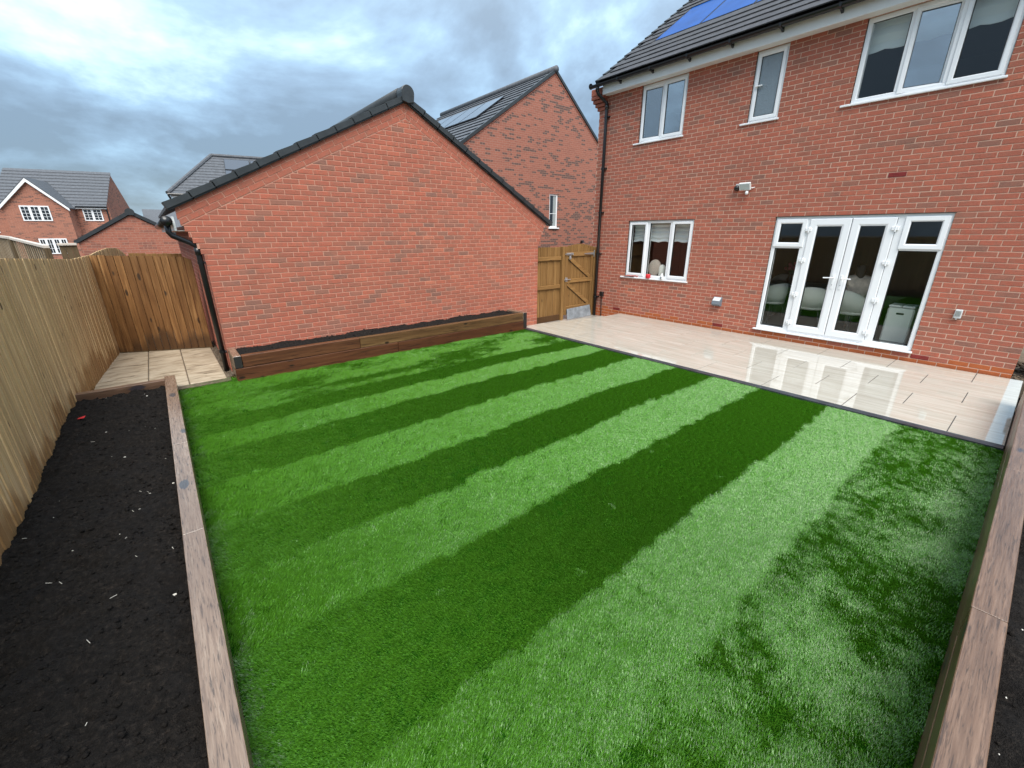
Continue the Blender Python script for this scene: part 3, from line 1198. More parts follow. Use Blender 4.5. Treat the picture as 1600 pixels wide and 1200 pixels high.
for z in (4.55, 3.45, 2.45, 1.45, 0.35):
    m = MB()
    m.tube([(px, 7.575, z - 0.02), (px, 7.575, z + 0.02)], 0.041, 12)
    m.box(px, XH + 0.004, 7.50, 7.65, z - 0.015, z + 0.015, 0.004)
    obj('pipe_clip', m, 'black', dp)

# ---- main roof
SA = math.atan(RS)
ca_, sa_ = math.cos(SA), math.sin(SA)
RX0, RZ0 = 8.80, 5.235


def roofpt(y, q, h):
    """y along the eaves, q up the slope, h above the slope"""
    return (RX0 + q * ca_ - h * sa_, y, RZ0 + q * sa_ + h * ca_)


roofmat = Matrix(((0, ca_, -sa_, 0), (1, 0, 0, 0), (0, sa_, ca_, 0), (0, 0, 0, 1)))
SLOPE = (XH + 4.5 - RX0) / ca_
m = MB()
m.quad(roofpt(HY0 - .1, 0, -0.045), roofpt(7.70, 0, -0.045), roofpt(7.70, SLOPE, -0.045), roofpt(HY0 - .1, SLOPE, -0.045))
xr, zr = RX0 + SLOPE * ca_, RZ0 + SLOPE * sa_
m.prism([(HY0 - .1, 0), (7.72, 0), (7.72, 1), (HY0 - .1, 1)], lambda a, d, b: (xr + b * 4.8, a, zr - b * 4.8 * RS + d), 0.0, -0.05)
roof = obj('roof', m, 'darktile', house)
m = MB()
m.tube([(xr, HY0 - .1, zr + .02), (xr, 7.72, zr + .02)], 0.12, 12)
obj('ridge_tiles', m, 'vergemat', roof, smooth=True)
tm = MB()
tm.box(-0.163, 0.163, -0.02, 0.36, 0, 0.024, 0.004)
tm.xform(roofmat @ Matrix.Translation((0, 0.36, 0)) @ Matrix.Rotation(-0.075, 4, 'X') @ Matrix.Translation((0, -0.36, 0)))
tme = bpy.data.meshes.new('roof_tile')
tme.from_pydata(tm.v, [], tm.f)
bm = bmesh.new(); bm.from_mesh(tme); bmesh.ops.recalc_face_normals(bm, faces=bm.faces); bm.to_mesh(tme); bm.free()
tme.materials.append(MAT['darktile'])
PANELS = [(7.175, 6.085), (6.065, 4.975), (4.955, 3.865), (3.845, 2.755)]
PQ0, PQ1 = 1.58, 3.34
cand = []
cutt = []
GAU = 0.30
q = 0.0
r = 0
while q < SLOPE - 0.1:
    y = 7.70 - 0.165
    if r % 2: y -= 0.165
    while y > HY0 - 0.15:
        tl = 7.70 if False else None
        if not (y > 2.62 and y < 7.33 and q > PQ0 - 0.1 and q < PQ1 - 0.12):
            cand.append((y, q))
        elif y + 0.163 > 7.19 and y < 7.40:
            cutt.append((7.185, y + 0.163, q))
        y -= 0.33
    q += GAU
    r += 1
sz = []
for y, q in cand:
    P = roofpt(y, q, 0)
    u, v, zc = proj(P)
    sz.append(1 / zc if (0 < u < 1 and 0 < v < .75) else 0)
order = sorted(range(len(cand)), key=lambda i: -sz[i])
pick = set(i for i in order[:300] if sz[i] > 0)
rest = MB()
for i, (y, q) in enumerate(cand):
    jl = random.uniform(-0.002, 0.002)
    P = Vector(roofpt(y, q, -0.012 + jl))
    if i in pick:
        piece('roof_tile', tme, P, house)
    else:
        b = len(rest.v)
        rest.add([tuple(Vector(v) + P) for v in tm.v], tm.f)
for ya_, yb2, q in cutt:
    cm = MB()
    cm.box(ya_ - yb2, 0, -0.02, 0.36, 0, 0.024, 0.004)
    cm.xform(roofmat @ Matrix.Translation((0, 0.36, 0)) @ Matrix.Rotation(-0.075, 4, 'X') @ Matrix.Translation((0, -0.36, 0)))
    P = Vector(roofpt(yb2, q, -0.012))
    rest.add([tuple(Vector(v) + P) for v in cm.v], cm.f)
obj('roof_tiling', rest, 'darktile', house, kind='stuff')
m = MB()
for k in range(20):
    a, b = k * GAU, k * GAU + GAU
    for h0, h1 in ((-0.05, 0.03),):
        P = [roofpt(7.66, a, -0.06), roofpt(7.66, b, -0.06), roofpt(7.66, b, 0.018), roofpt(7.66, a, 0.040)]
        Q = [(x, 7.76, z) for x, _, z in P]
        m.add(P + Q, [(0, 1, 2, 3), (7, 6, 5, 4), (0, 4, 5, 1), (1, 5, 6, 2), (2, 6, 7, 3), (3, 7, 4, 0)])
obj('verge', m, 'vergemat', house)
for ya, yb in PANELS:
    m = MB()
    m.box(ya, yb, PQ0, PQ1, -0.01, 0.018, 0.004)
    m.xform(roofmat @ Matrix.Identity(4))
    m.v = [(x + RX0, y, z + RZ0) for x, y, z in m.v]
    fr = obj('solar_panel', m, 'solarframe', house)
    m = MB()
    m.box(ya - 0.02, yb + 0.02, PQ0 + 0.02, PQ1 - 0.02, 0.016, 0.0215)
    m.xform(roofmat)
    m.v = [(x + RX0, y, z + RZ0) for x, y, z in m.v]
    obj('cell_sheet', m, 'solar', fr)

# ---- rooms behind the glass
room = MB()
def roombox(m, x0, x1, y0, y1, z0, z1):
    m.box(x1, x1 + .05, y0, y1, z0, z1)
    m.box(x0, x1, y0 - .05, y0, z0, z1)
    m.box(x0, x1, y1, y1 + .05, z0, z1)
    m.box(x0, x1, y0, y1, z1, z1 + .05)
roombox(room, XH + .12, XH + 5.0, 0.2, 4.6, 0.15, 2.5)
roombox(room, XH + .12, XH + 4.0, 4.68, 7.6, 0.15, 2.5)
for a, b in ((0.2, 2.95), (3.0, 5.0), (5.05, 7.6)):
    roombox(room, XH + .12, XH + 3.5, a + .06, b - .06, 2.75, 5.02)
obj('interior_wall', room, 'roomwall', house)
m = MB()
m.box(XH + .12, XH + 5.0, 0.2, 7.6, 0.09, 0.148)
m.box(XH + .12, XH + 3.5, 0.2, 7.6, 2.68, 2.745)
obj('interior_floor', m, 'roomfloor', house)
# blinds (parts of the house: fixed in the window reveals)
def blind(y0, y1, ztop, zbot, x, folds, sag=0.02, mat='blindm'):
    m = MB()
    n = 16
    vs = []
    zs = np.linspace(ztop, zbot, folds * 2 + 1)
    for i, z in enumerate(zs):
        for k in range(n + 1):
            y = y0 + (y1 - y0) * k / n
            t = i / (folds * 2)
            vs.append((x + (0.02 if i % 2 else 0.0), y, z + sag * t * math.sin(k * 1.9) * 0.5))
    fs = []
    for i in range(len(zs) - 1):
        for k in range(n):
            a = i * (n + 1) + k
            fs.append((a, a + 1, a + n + 2, a + n + 1))
    m.add(vs, fs)
    m.tube([(x, y0, zbot + sag * math.sin(0) * .5), *[(x, y0 + (y1 - y0) * k / n, zbot + sag * math.sin(k * 1.9) * 0.5) for k in range(1, n + 1)]], 0.010, 6)
    obj('blind', m, mat, house, fix=False)
blind(5.10, 6.68, 2.22, 1.77, XH + 0.20, 5, 0.03)
blind(1.05, 2.66, 4.97, 4.58, XH + 0.20, 2, 0.03)

# ---- things on and in the house front
def chair(loc, rz, label):
    t = thing('dining_chair', loc, label, 'chair', 'cream dining chairs behind the patio doors')
    R = Matrix.Translation(loc) @ Matrix.Rotation(rz, 4, 'Z')
    m = MB()
    # curved shell back: an arc from arm to arm, tapering forward
    n = 14
    for k in range(n):
        pass
    vs, fs = [], []
    for i in range(n + 1):
        a = math.radians(-110 + 220 * i / n)
        rr = 0.235
        top = 0.82 - 0.22 * (abs(i - n / 2) / (n / 2)) ** 2.2
        for (r_, z) in ((rr, 0.43), (rr + .02, 0.62), (rr + .015, top), (rr - .02, top), (rr - .02, 0.62), (rr - .035, 0.43)):
            vs.append((-r_ * math.cos(a), r_ * math.sin(a), z))
    for i in range(n):
        for k in range(6):
            j = (k + 1) % 6
            fs.append((i * 6 + k, i * 6 + j, i * 6 + 6 + j, i * 6 + 6 + k))
    fs += [tuple(range(6))[::-1], tuple(range(n * 6, n * 6 + 6))]
    m.add(vs, fs); m.xform(R)
    obj('backrest', m, 'cream', t, smooth=True)
    m = MB(); m.lathe((0, 0, 0), [(0.20, 0.38), (0.235, 0.40), (0.235, 0.45), (0.20, 0.475)], 20); m.xform(R)
    obj('seat', m, 'cream', t, smooth=True)
    for sx, sy in ((1, 1), (1, -1), (-1, 1), (-1, -1)):
        m = MB(); m.tube([(0.13 * sx, 0.13 * sy, 0.39), (0.21 * sx, 0.21 * sy, 0.0)], [0.016, 0.010], 8); m.xform(R)
        obj('leg', m, 'darkleg', t)
    return t

FZ = 0.15
chair((9.92, 2.81, FZ), math.radians(10), 'cream curved dining chair seen through the left glazed door leaf')
chair((9.86, 2.14, FZ), math.radians(-35), 'cream tub chair under the seated person behind the right door leaf')
chair((12.0, 4.15, FZ), math.radians(180), 'cream chair at the far side of the dining table')
chair((10.1, 3.60, FZ), math.radians(60), 'cream chair at the left edge of the patio doors')
t = thing('dining_table', (10.9, 3.2, FZ), 'dining table with a pale top inside the patio doors', 'table')
m = MB(); m.box(10.42, 11.35, 2.30, 4.10, 0.86, 0.90, 0.01); obj('table_top', m, 'tabletop', t)
for a in (2.75, 3.85):
    m = MB(); m.box(10.8, 11.0, a - .05, a + .05, 0.15, 0.86, 0.01); obj('leg', m, 'darkleg', t)
t = thing('flower_vase', (10.9, 3.62, 0.90), 'pink flowers in a vase standing on the dining table', 'flowers')
m = MB(); m.lathe((10.9, 3.62, 0.90), [(0.045, 0), (0.06, 0.08), (0.035, 0.16), (0.045, 0.2)], 14); obj('vase', m, 'darkleg', t, smooth=True)
m = MB()
for k in range(16):
    a = random.uniform(0, 6.28); rr = random.uniform(0.02, 0.15)
    m.blob((10.9 + rr * math.cos(a), 3.62 + rr * math.sin(a), 1.22 + random.uniform(-.06, .1)), 0.042, k, 1)
obj('blooms', m, 'pink', t)
m = MB()
for k in range(16):
    a = random.uniform(0, 6.28); rr = random.uniform(0.02, 0.14)
    m.tube([(10.9, 3.62, 1.08), (10.9 + rr * math.cos(a), 3.62 + rr * math.sin(a), 1.22)], 0.006, 5)
obj('stems', m, 'leaf', t)

# kitchen bin
t = thing('kitchen_bin', (9.72, 1.41, FZ), 'pale two lidded kitchen bin standing behind the right side light', 'bin')
m = MB(); m.box(9.56, 9.88, 1.235, 1.585, FZ, 0.76, 0.02); obj('bin_body', m, 'bin', t)
for a, b in ((1.238, 1.405), (1.415, 1.582)):
    m = MB(); m.box(9.555, 9.885, a, b, 0.768, 0.802, 0.01); obj('lid', m, 'whitepl', t)
m = MB(); m.box(9.552, 9.562, 1.36, 1.46, 0.65, 0.68, 0.004); obj('grip', m, 'black', t)

# person seated at the table, back partly towards the garden
def skinned(name, verts, edges, radii, mat, parent, sub=2):
    me = bpy.data.meshes.new(name)
    me.from_pydata(verts, edges, [])
    me.materials.append(MAT[mat])
    o = bpy.data.objects.new(name, me)
    COL.objects.link(o)
    o.parent = parent
    md = o.modifiers.new('skin', 'SKIN')
    for i, rr in enumerate(radii):
        me.skin_vertices[0].data[i].radius = rr if isinstance(rr, tuple) else (rr, rr)
    me.skin_vertices[0].data[0].use_root = True
    md.use_smooth_shade = True
    sd = o.modifiers.new('sub', 'SUBSURF')
    sd.levels = sd.render_levels = sub
    return o

pt = thing('person', (9.92, 2.16, FZ), 'person with dark hair in a beige top seated at the dining table', 'person')
V = [(0, 0, 0.50), (0.01, 0, 0.66), (0.0, 0, 0.84), (0.02, 0, 0.99), (0.05, 0, 1.08), (0.07, 0, 1.16), (0.075, 0, 1.25),
     (0.0, 0.17, 0.97), (0.08, 0.24, 0.76), (0.30, 0.16, 0.72), (0.42, 0.10, 0.76),
     (0.0, -0.17, 0.97), (0.08, -0.24, 0.76), (0.30, -0.16, 0.72), (0.42, -0.10, 0.76),
     (0.08, 0.10, 0.50), (0.44, 0.11, 0.50), (0.40, 0.11, 0.08), (0.54, 0.12, 0.04),
     (0.08, -0.10, 0.50), (0.44, -0.11, 0.50), (0.40, -0.11, 0.08), (0.54, -0.12, 0.04)]
E = [(0, 1), (1, 2), (2, 3), (3, 4), (4, 5), (5, 6), (3, 7), (7, 8), (8, 9), (9, 10), (3, 11), (11, 12), (12, 13), (13, 14),
     (0, 15), (15, 16), (16, 17), (17, 18), (0, 19), (19, 20), (20, 21), (21, 22)]
Rr = [.15, .14, .155, .13, .055, .085, .085, .07, .05, .04, .03, .07, .05, .04, .03, .095, .07, .045, .035, .095, .07, .045, .035]
body = skinned('body', V, E, Rr, 'skin', pt)
V2 = V[:5] + [V[7], V[8], V[9], V[11], V[12], V[13]]
E2 = [(0, 1), (1, 2), (2, 3), (3, 4), (3, 5), (5, 6), (6, 7), (3, 8), (8, 9), (9, 10)]
skinned('jacket', V2, E2, [.168, .165, .178, .15, .07, .09, .068, .055, .09, .068, .055], 'jacket', pt)
skinned('trousers', [V[0], V[15], V[16], V[17], V[19], V[20], V[21]], [(0, 1), (1, 2), (2, 3), (0, 4), (4, 5), (5, 6)], [.16, .11, .082, .058, .11, .082, .058], 'trousers', pt)
skinned('hair', [(0.05, 0, 1.27), (0.035, 0, 1.20), (0.0, 0, 1.08), (-0.05, 0.02, 0.92)], [(0, 1), (1, 2), (2, 3)], [.095, .10, .075, .05], 'hair', pt)
for c in pt.children:
    c.location = (0, 0, 0)
pt.rotation_euler = (0, 0, math.radians(28))

# kitchen window sill things
t = thing('cushion_disc', (9.32, 6.045, 0.96), 'round beige woven disc leaning inside the kitchen window', 'tray')
m = MB()
m.lathe((0, 0, 0), [(0.04, -0.02), (0.15, -0.012), (0.175, 0.0), (0.15, 0.012), (0.04, 0.02)], 28, 'x')
m.xform(Matrix.Translation((9.33, 6.045, 1.165)) @ Matrix.Rotation(0.12, 4, 'Y') @ Matrix.Diagonal((1, 1, 1.12, 1)))
obj('disc', m, plain('beige_weave', (0.55, 0.46, 0.38), 0.8, var=0.15, vscale=50), t, smooth=True)
t = thing('canister', (9.28, 5.80, 0.96), 'white domed canister on the inner kitchen window sill', 'canister')
m = MB(); m.lathe((9.28, 5.80, 0.96), [(0.075, 0), (0.08, 0.05), (0.08, 0.2), (0.06, 0.27), (0.02, 0.295)], 18); obj('canister_body', m, 'cream', t, smooth=True)
m = MB(); m.box(XH + .12, XH + .30, 5.06, 6.71, 0.93, 0.957); obj('inner_sill', m, 'upvc', house)
t = thing('red_tape', (9.075, 6.03, 0.937), 'small red round reel on the outer kitchen window sill', 'reel')
m = MB(); m.lathe((9.072, 6.03, 0.937), [(0.05, 0), (0.056, 0.01), (0.056, 0.085), (0.05, 0.095)], 18); obj('reel_body', m, 'red', t, smooth=True)
m = MB(); m.lathe((9.072, 6.03, 1.032), [(0.03, 0), (0.03, 0.004)], 14); obj('reel_hub', m, 'orange', t)
t = thing('white_bottle', (9.075, 5.66, 0.937), 'small white bottle at the right of the kitchen window sill', 'bottle')
m = MB(); m.lathe((9.072, 5.66, 0.937), [(0.033, 0), (0.035, 0.01), (0.035, 0.09), (0.015, 0.115), (0.015, 0.14)], 14); obj('bottle_body', m, 'whitepl', t, smooth=True)
m = MB(); m.box(9.03, 9.04, 5.645, 5.675, 0.955, 1.0); obj('bottle_label', m, 'grey', t)
t = thing('pruning_shears', (9.07, 6.52, 0.937), 'shears with orange handles lying on the kitchen window sill', 'shears')
m = MB()
m.tube([(9.07, 6.50, 0.955), (9.06, 6.58, 0.965), (9.06, 6.66, 0.95)], 0.010, 8)
m.tube([(9.08, 6.50, 0.955), (9.10, 6.40, 0.968), (9.08, 6.32, 0.95)], 0.010, 8)
obj('handle', m, 'orange', t)
m = MB(); m.prism([(6.42, 0.940), (6.72, 0.940), (6.72, 0.946), (6.42, 0.952)], lambda a, d, b: (d, a, b), 9.055, 9.075); obj('blade', m, 'darkleg', t)

# floodlight and camera
t = thing('floodlight', (XH, 4.06, 2.72), 'white rectangular floodlight with sensor on the brick wall above the patio', 'floodlight')
m = MB(); m.box(XH - 0.05, XH + 0.004, 4.01, 4.10, 2.72, 2.80, 0.008); obj('bracket', m, 'whitepl', t)
m = MB(); m.box(-0.02, 0.02, -0.105, 0.105, -0.07, 0.07, 0.008); R = Matrix.Translation((XH - 0.085, 4.075, 2.79)) @ Matrix.Rotation(math.radians(-28), 4, 'Y'); m.xform(R); obj('lamp_body', m, 'whitepl', t)
m = MB(); m.box(-0.024, -0.019, -0.088, 0.088, -0.055, 0.055, 0.002); m.xform(R); obj('lamp_glass', m, 'lamp_glass', t)
m = MB(); m.lathe((XH - 0.07, 4.03, 2.665), [(0.012, 0.045), (0.028, 0.03), (0.03, 0.0), (0.02, -0.02)], 14); obj('sensor', m, 'whitepl', t, smooth=True)
m = MB(); m.tube([(XH - .03, 4.01, 2.78), (XH - .02, 3.96, 2.76), (XH + .002, 3.93, 2.77)], 0.008, 6); obj('cable', m, 'whitepl', t)
t = thing('security_camera', (XH, 4.25, 2.76), 'small black dome camera beside the white floodlight', 'camera')
m = MB(); m.lathe((XH, 4.25, 2.775), [(0.05, 0.004), (0.05, -0.03), (0.042, -0.06), (0.02, -0.08)], 18, 'x'); obj('dome', m, 'black', t, smooth=True)
m = MB(); m.box(XH - .02, XH + .002, 4.22, 4.28, 2.815, 2.85, .004); obj('mount', m, 'palegrey', t)
t = thing('outdoor_socket', (XH, 0.70, 0.74), 'pale grey tap box fixed on the brick wall right of the patio doors', 'socket')
m = MB(); m.box(XH - 0.045, XH + 0.003, 0.655, 0.735, 0.755, 0.885, 0.008); obj('socket_box', m, 'palegrey', t)
m = MB(); m.box(XH - 0.052, XH - 0.044, 0.668, 0.722, 0.79, 0.87, 0.003); obj('cover', m, 'steel', t)
m = MB(); m.tube([(XH - .03, .70, .757), (XH - .03, .70, .735)], 0.008, 6); obj('spout', m, 'palegrey', t)
t = thing('power_socket', (XH, 7.395, 0.36), 'black outdoor socket with a cable beside the downpipe', 'socket')
m = MB(); m.box(XH - 0.06, XH + 0.003, 7.335, 7.455, 0.37, 0.49, 0.01); obj('socket_box', m, 'black', t)
m = MB(); m.tube([(XH - .03, 7.395, .375), (XH - .028, 7.39, .2), (XH - .03, 7.375, -.05), (XH - .035, 7.37, -.16)], 0.012, 8); obj('cable', m, 'black', t)
t = thing('vent_cowl', (XH, 4.29, 0.50), 'grey hooded wall vent low on the brick wall beside the patio doors', 'vent')
m = MB()
m.prism([(XH + .003, 0.50), (XH - .05, 0.50), (XH - .085, 0.535), (XH - .075, 0.60), (XH + .003, 0.67)], lambda a, d, b: (a, d, b), 4.205, 4.375, 0.0)
obj('hood', m, 'grey', t)
m = MB(); m.quad((XH - .079, 4.215, .602), (XH - .079, 4.365, .602), (XH - .006, 4.365, .670), (XH - .006, 4.215, .670)); m.v = [(x, y, z + .004) for x, y, z in m.v]; obj('hood_top', m, 'palegrey', t)
m = MB(); m.box(XH - .004, XH + .003, 4.195, 4.385, .49, .68, .003); obj('back_plate', m, 'grey', t)

# wheelie bin past the corner of the house
t = thing('wheelie_bin', (9.75, -0.55, -0.2), 'dark wheelie bin standing past the right corner of the house', 'bin')
m = MB()
m.add([(9.5, -.85, -.12), (10.05, -.85, -.12), (10.05, -.3, -.12), (9.5, -.3, -.12), (9.42, -.9, .85), (10.1, -.9, .85), (10.1, -.22, .85), (9.42, -.22, .85)],
      [(0, 3, 2, 1), (4, 5, 6, 7), (0, 1, 5, 4), (1, 2, 6, 5), (2, 3, 7, 6), (3, 0, 4, 7)])
obj('bin_body', m, 'bluebin', t)
m = MB(); m.box(9.38, 10.13, -.94, -.18, .85, .91, .02); obj('lid', m, 'black', t)
for y in (-.88, -.30):
    m = MB(); m.lathe((10.05, y, -.08), [(.1, -.03), (.1, .03)], 16, 'y'); obj('wheel', m, 'black', t)
m = MB()
for k in range(500):
    m.blob((random.uniform(9.1, 10.6), random.uniform(-1.6, -0.05), -0.05 + random.uniform(0, .02)), random.uniform(.012, .035), k, 1, (1, 1, .6))
m.box(9.1, 11.5, -2.2, HY0 - .006, -0.25, -0.055)
obj('gravel_strip', m, 'gravel', kind='stuff')
# ==================================================================== GARAGE
GX0, GX1, GY = 0.551, 6.870, 7.522
APX, APZ = 3.80, 4.055
ELX, ELZ, ERX, ERZ = 0.29, 2.300, 7.20, 2.134
sl = (APZ - ELZ) / (APX - ELX)
sr = (APZ - ERZ) / (ERX - APX)
garage = thing('garage', (3.7, GY, -0.1), 'red brick double garage with a plain gable end behind the timber planter', 'garage')
GZ0 = -0.165


def garage_range(z):
    L, R = GX0, GX1
    k = math.floor((z - 1.74) / 0.075) + 1
    if k > 0:
        L -= min(0.20, 0.030 * k)
        R += min(0.23, 0.033 * k)
    return L, R


gmp = lambda s, d, z: (s, GY + d, z)
gl = lambda off: (-sl, 1.0, APZ - sl * APX - off)       # z - sl*s <= ...
gr = lambda off: (sr, 1.0, APZ + sr * APX - off)
nl, nr = math.hypot(1, sl), math.hypot(1, sr)
BAND = 0.225
cuts = [gl(BAND * nl + 0.012), gr(BAND * nr + 0.012)]
zone = lambda z: garage_range(z)
gwalls = [(list(lay(zone, GZ0, 58, (), cuts, 0.03)), gmp, 'y', lambda s, z, k: tone_of(s, z, 9, 0.16))]
# left side wall
smp = lambda s, d, z: (GX0 + d, s, z)
gwalls.append((list(lay(lambda z: (GY + 0.002, 14.0), GZ0, 30)), smp, 'side', lambda s, z, k: tone_of(s, z, 9, 0.05) + 0.0))
build_bricks(garage, gwalls, 300)
# bricks on end following the verge
m = MB()
for (ex, ez, slope, sg) in ((ELX, ELZ, sl, 1), (ERX, ERZ, sr, -1)):
    L = math.hypot(APX - ex, APZ - ez)
    tx, tz = (APX - ex) / L, (APZ - ez) / L
    nx, nz = (tz * sg, -tx * sg) if sg > 0 else (-tz, tx)
    if nz > 0: nx, nz = -nx, -nz
    q = -0.12
    while q < L - 0.05:
        a, b = q, min(q + 0.215, L)
        for row in range(3):
            o1, o2 = 0.006 + row * 0.075, 0.071 + row * 0.075
            sh = 0.1125 if row == 1 else 0
            P = [(ex + tx * (a + sh) + nx * o1, ez + tz * (a + sh) + nz * o1), (ex + tx * (b + sh) + nx * o1, ez + tz * (b + sh) + nz * o1),
                 (ex + tx * (b + sh) + nx * o2, ez + tz * (b + sh) + nz * o2), (ex + tx * (a + sh) + nx * o2, ez + tz * (a + sh) + nz * o2)]
            P = clip(P, -sg, 0, -sg * (APX + 0.004 * (-sg))) if False else clip(P, sg, 0, sg * APX - 0.004)
            zc_ = sum(p[1] for p in P) / len(P) if len(P) else 0
            if len(P) >= 3:
                lo, hi = garage_range(zc_)
                P = clip(clip(P, 1, 0, hi), -1, 0, -lo)
            if len(P) >= 3:
                P = list(P)
            if len(P) >= 3:
                m.tone = min(1, max(0.2, random.gauss(.62, .08)))
                m.prism(P, gmp, random.uniform(-.001, .001), 0.03, 0.003)
        q += 0.225
obj('raking_bricks', m, 'brick', garage, kind='stuff')
# mortar body
m = MB()
k = 0
z = GZ0 - 0.075
while z < APZ:
    za, zb_ = z, z + 0.075
    lo, hi = garage_range(za + 0.04)
    P = [(lo + .003, za), (hi - .003, za), (hi - .003, zb_), (lo + .003, zb_)]
    P = clip(clip(P, *gl(0.01)), *gr(0.01))
    if len(P) >= 3:
        m.prism(P, gmp, 0.0045, 0.1)
    z += 0.075
m.prism([(GY + .1, -.3), (14.0, -.3), (14.0, 2.12), (GY + .1, 2.12)], smp, 0.0045, 0.1)
m.box(GX1 - .1, GX1, GY + .1, 14, -.3, 2.1)
m.box(GX0 + .1, GX1 - .1, 13.9, 14, -.3, 2.1)
obj('wall', m, 'mortar_red', garage)
# roof slabs
m = MB()
for (ex, ez, slope) in ((ELX, ELZ, sl), (ERX, ERZ, -sr)):
    m.prism([(ex, ez + .03), (APX, APZ + .03), (APX, APZ + .08), (ex, ez + .08)], lambda a, d, b: (a, d, b), GY + 0.02, 14.1)
obj('roof', m, 'darktile', garage)
# dry verge units stepping up each slope
vu = {}
for (ex, ez, sg) in ((ELX, ELZ, 1), (ERX, ERZ, -1)):
    L = math.hypot(APX - ex, APZ - ez)
    tx, tz = (APX - ex) / L, (APZ - ez) / L
    nx, nz = -tz * sg, tx * sg
    if nz < 0: nx, nz = -nx, -nz
    N = 12
    st = (L - 0.02) / N
    for k in range(N):
        a, b = k * st - 0.03, k * st + st
        m = MB()
        f = lambda t_, h: (ex + tx * t_ + nx * h, ez + tz * t_ + nz * h)
        m.prism([f(a, 0.0), f(b, 0.0), f(b, 0.072), f(a, 0.086)], gmp, -0.055, 0.10, 0.006)
        m.prism([f(a + .01, -0.022), f(b, -0.022), f(b, 0.0), f(a + .01, 0.0)], gmp, -0.030, -0.004)
        obj('verge_unit', m, 'vergemat', garage)
m = MB()
P = [(APX + .035 + 0.115 * math.cos(a), APZ + 0.105 + 0.115 * math.sin(a)) for a in np.linspace(math.pi * 1.02, -0.02 * math.pi, 14)]
P += [(APX + .035 + 0.10, APZ - 0.02), (APX + .035, APZ - 0.045), (APX + .035 - 0.10, APZ - 0.02)]
m.prism(P, gmp, -0.085, 0.16, 0.006)
obj('ridge_cap', m, 'vergemat', garage)
m = MB(); m.tube([(APX + .02, GY + .14, APZ + .10), (APX + .02, 14.1, APZ + .10)], 0.12, 12); obj('ridge_tiles', m, 'vergemat', garage, smooth=True)
# gutter and downpipe on the left side
m = MB()
m.tube([(0.225, GY - 0.06, 2.14), (0.225, 14.0, 2.14)], 0.058, 14)
m.lathe((0.225, GY - 0.075, 2.14), [(0.066, 0), (0.066, 0.03)], 16, 'y')
m.lathe((0.225, GY - 0.02, 2.14), [(0.064, 0), (0.064, 0.03)], 16, 'y')
m.lathe((0.225, GY + 0.04, 2.14), [(0.066, 0), (0.066, 0.06)], 16, 'y')
obj('gutter', m, 'black', garage, smooth=True)
m = MB(); m.box(0.29, 0.315, GY + 0.02, 14, 2.02, 2.20); m.box(0.315, 0.55, GY + 0.12, 14, 2.02, 2.03); obj('fascia', m, 'upvc_old', garage)
m = MB()
gx = GX0 - 0.055
m.tube([(0.225, GY + 0.06, 2.11), (0.225, GY + 0.06, 2.00), (0.25, GY + 0.06, 1.96), (0.42, GY + 0.06, 1.87), (gx, GY + 0.06, 1.82), (gx, GY + 0.06, 1.76), (gx, GY + 0.06, -0.02)], 0.036, 14)
m.tube([(gx, GY + .06, 1.80), (gx, GY + .06, 1.70)], 0.043, 14)
dp = obj('downpipe', m, 'black', garage, smooth=True)
for z in (1.60, 0.30):
    m = MB(); m.tube([(gx, GY + .06, z - .018), (gx, GY + .06, z + .018)], 0.042, 12); m.box(gx - .01, GX0 + .004, GY + .035, GY + .085, z - .012, z + .012, .003)
    m.box(gx + .03, GX0 - .002, GY - .01, GY + .05, z - .01, z + .01, .002)
    obj('pipe_clip', m, 'black', dp)

# ==================================================================== PLANTER
planter = thing('timber_planter', (3.3, 7.0, 0), 'long raised planter of dark brown sleepers against the garage wall', 'planter')
PY, PZ = 6.930, 0.345
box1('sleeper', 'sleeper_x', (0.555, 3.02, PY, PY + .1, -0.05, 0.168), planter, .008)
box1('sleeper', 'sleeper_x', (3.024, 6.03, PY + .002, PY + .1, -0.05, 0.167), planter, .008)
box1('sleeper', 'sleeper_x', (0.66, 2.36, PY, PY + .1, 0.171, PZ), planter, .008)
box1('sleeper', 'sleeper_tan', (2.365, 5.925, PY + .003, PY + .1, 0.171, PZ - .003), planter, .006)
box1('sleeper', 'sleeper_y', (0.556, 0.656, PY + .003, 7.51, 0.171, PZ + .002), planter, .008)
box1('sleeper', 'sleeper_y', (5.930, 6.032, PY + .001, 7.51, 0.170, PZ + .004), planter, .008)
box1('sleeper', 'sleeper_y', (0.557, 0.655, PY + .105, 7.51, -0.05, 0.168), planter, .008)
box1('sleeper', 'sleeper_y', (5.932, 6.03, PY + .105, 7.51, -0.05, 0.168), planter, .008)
box1('end_grain', 'endgrain', (0.560, 0.652, PY - .003, PY + .01, 0.175, PZ - .004), planter, .002)
box1('end_grain', 'endgrain', (5.936, 6.028, PY - .003, PY + .01, 0.02, PZ - .002), planter, .002)


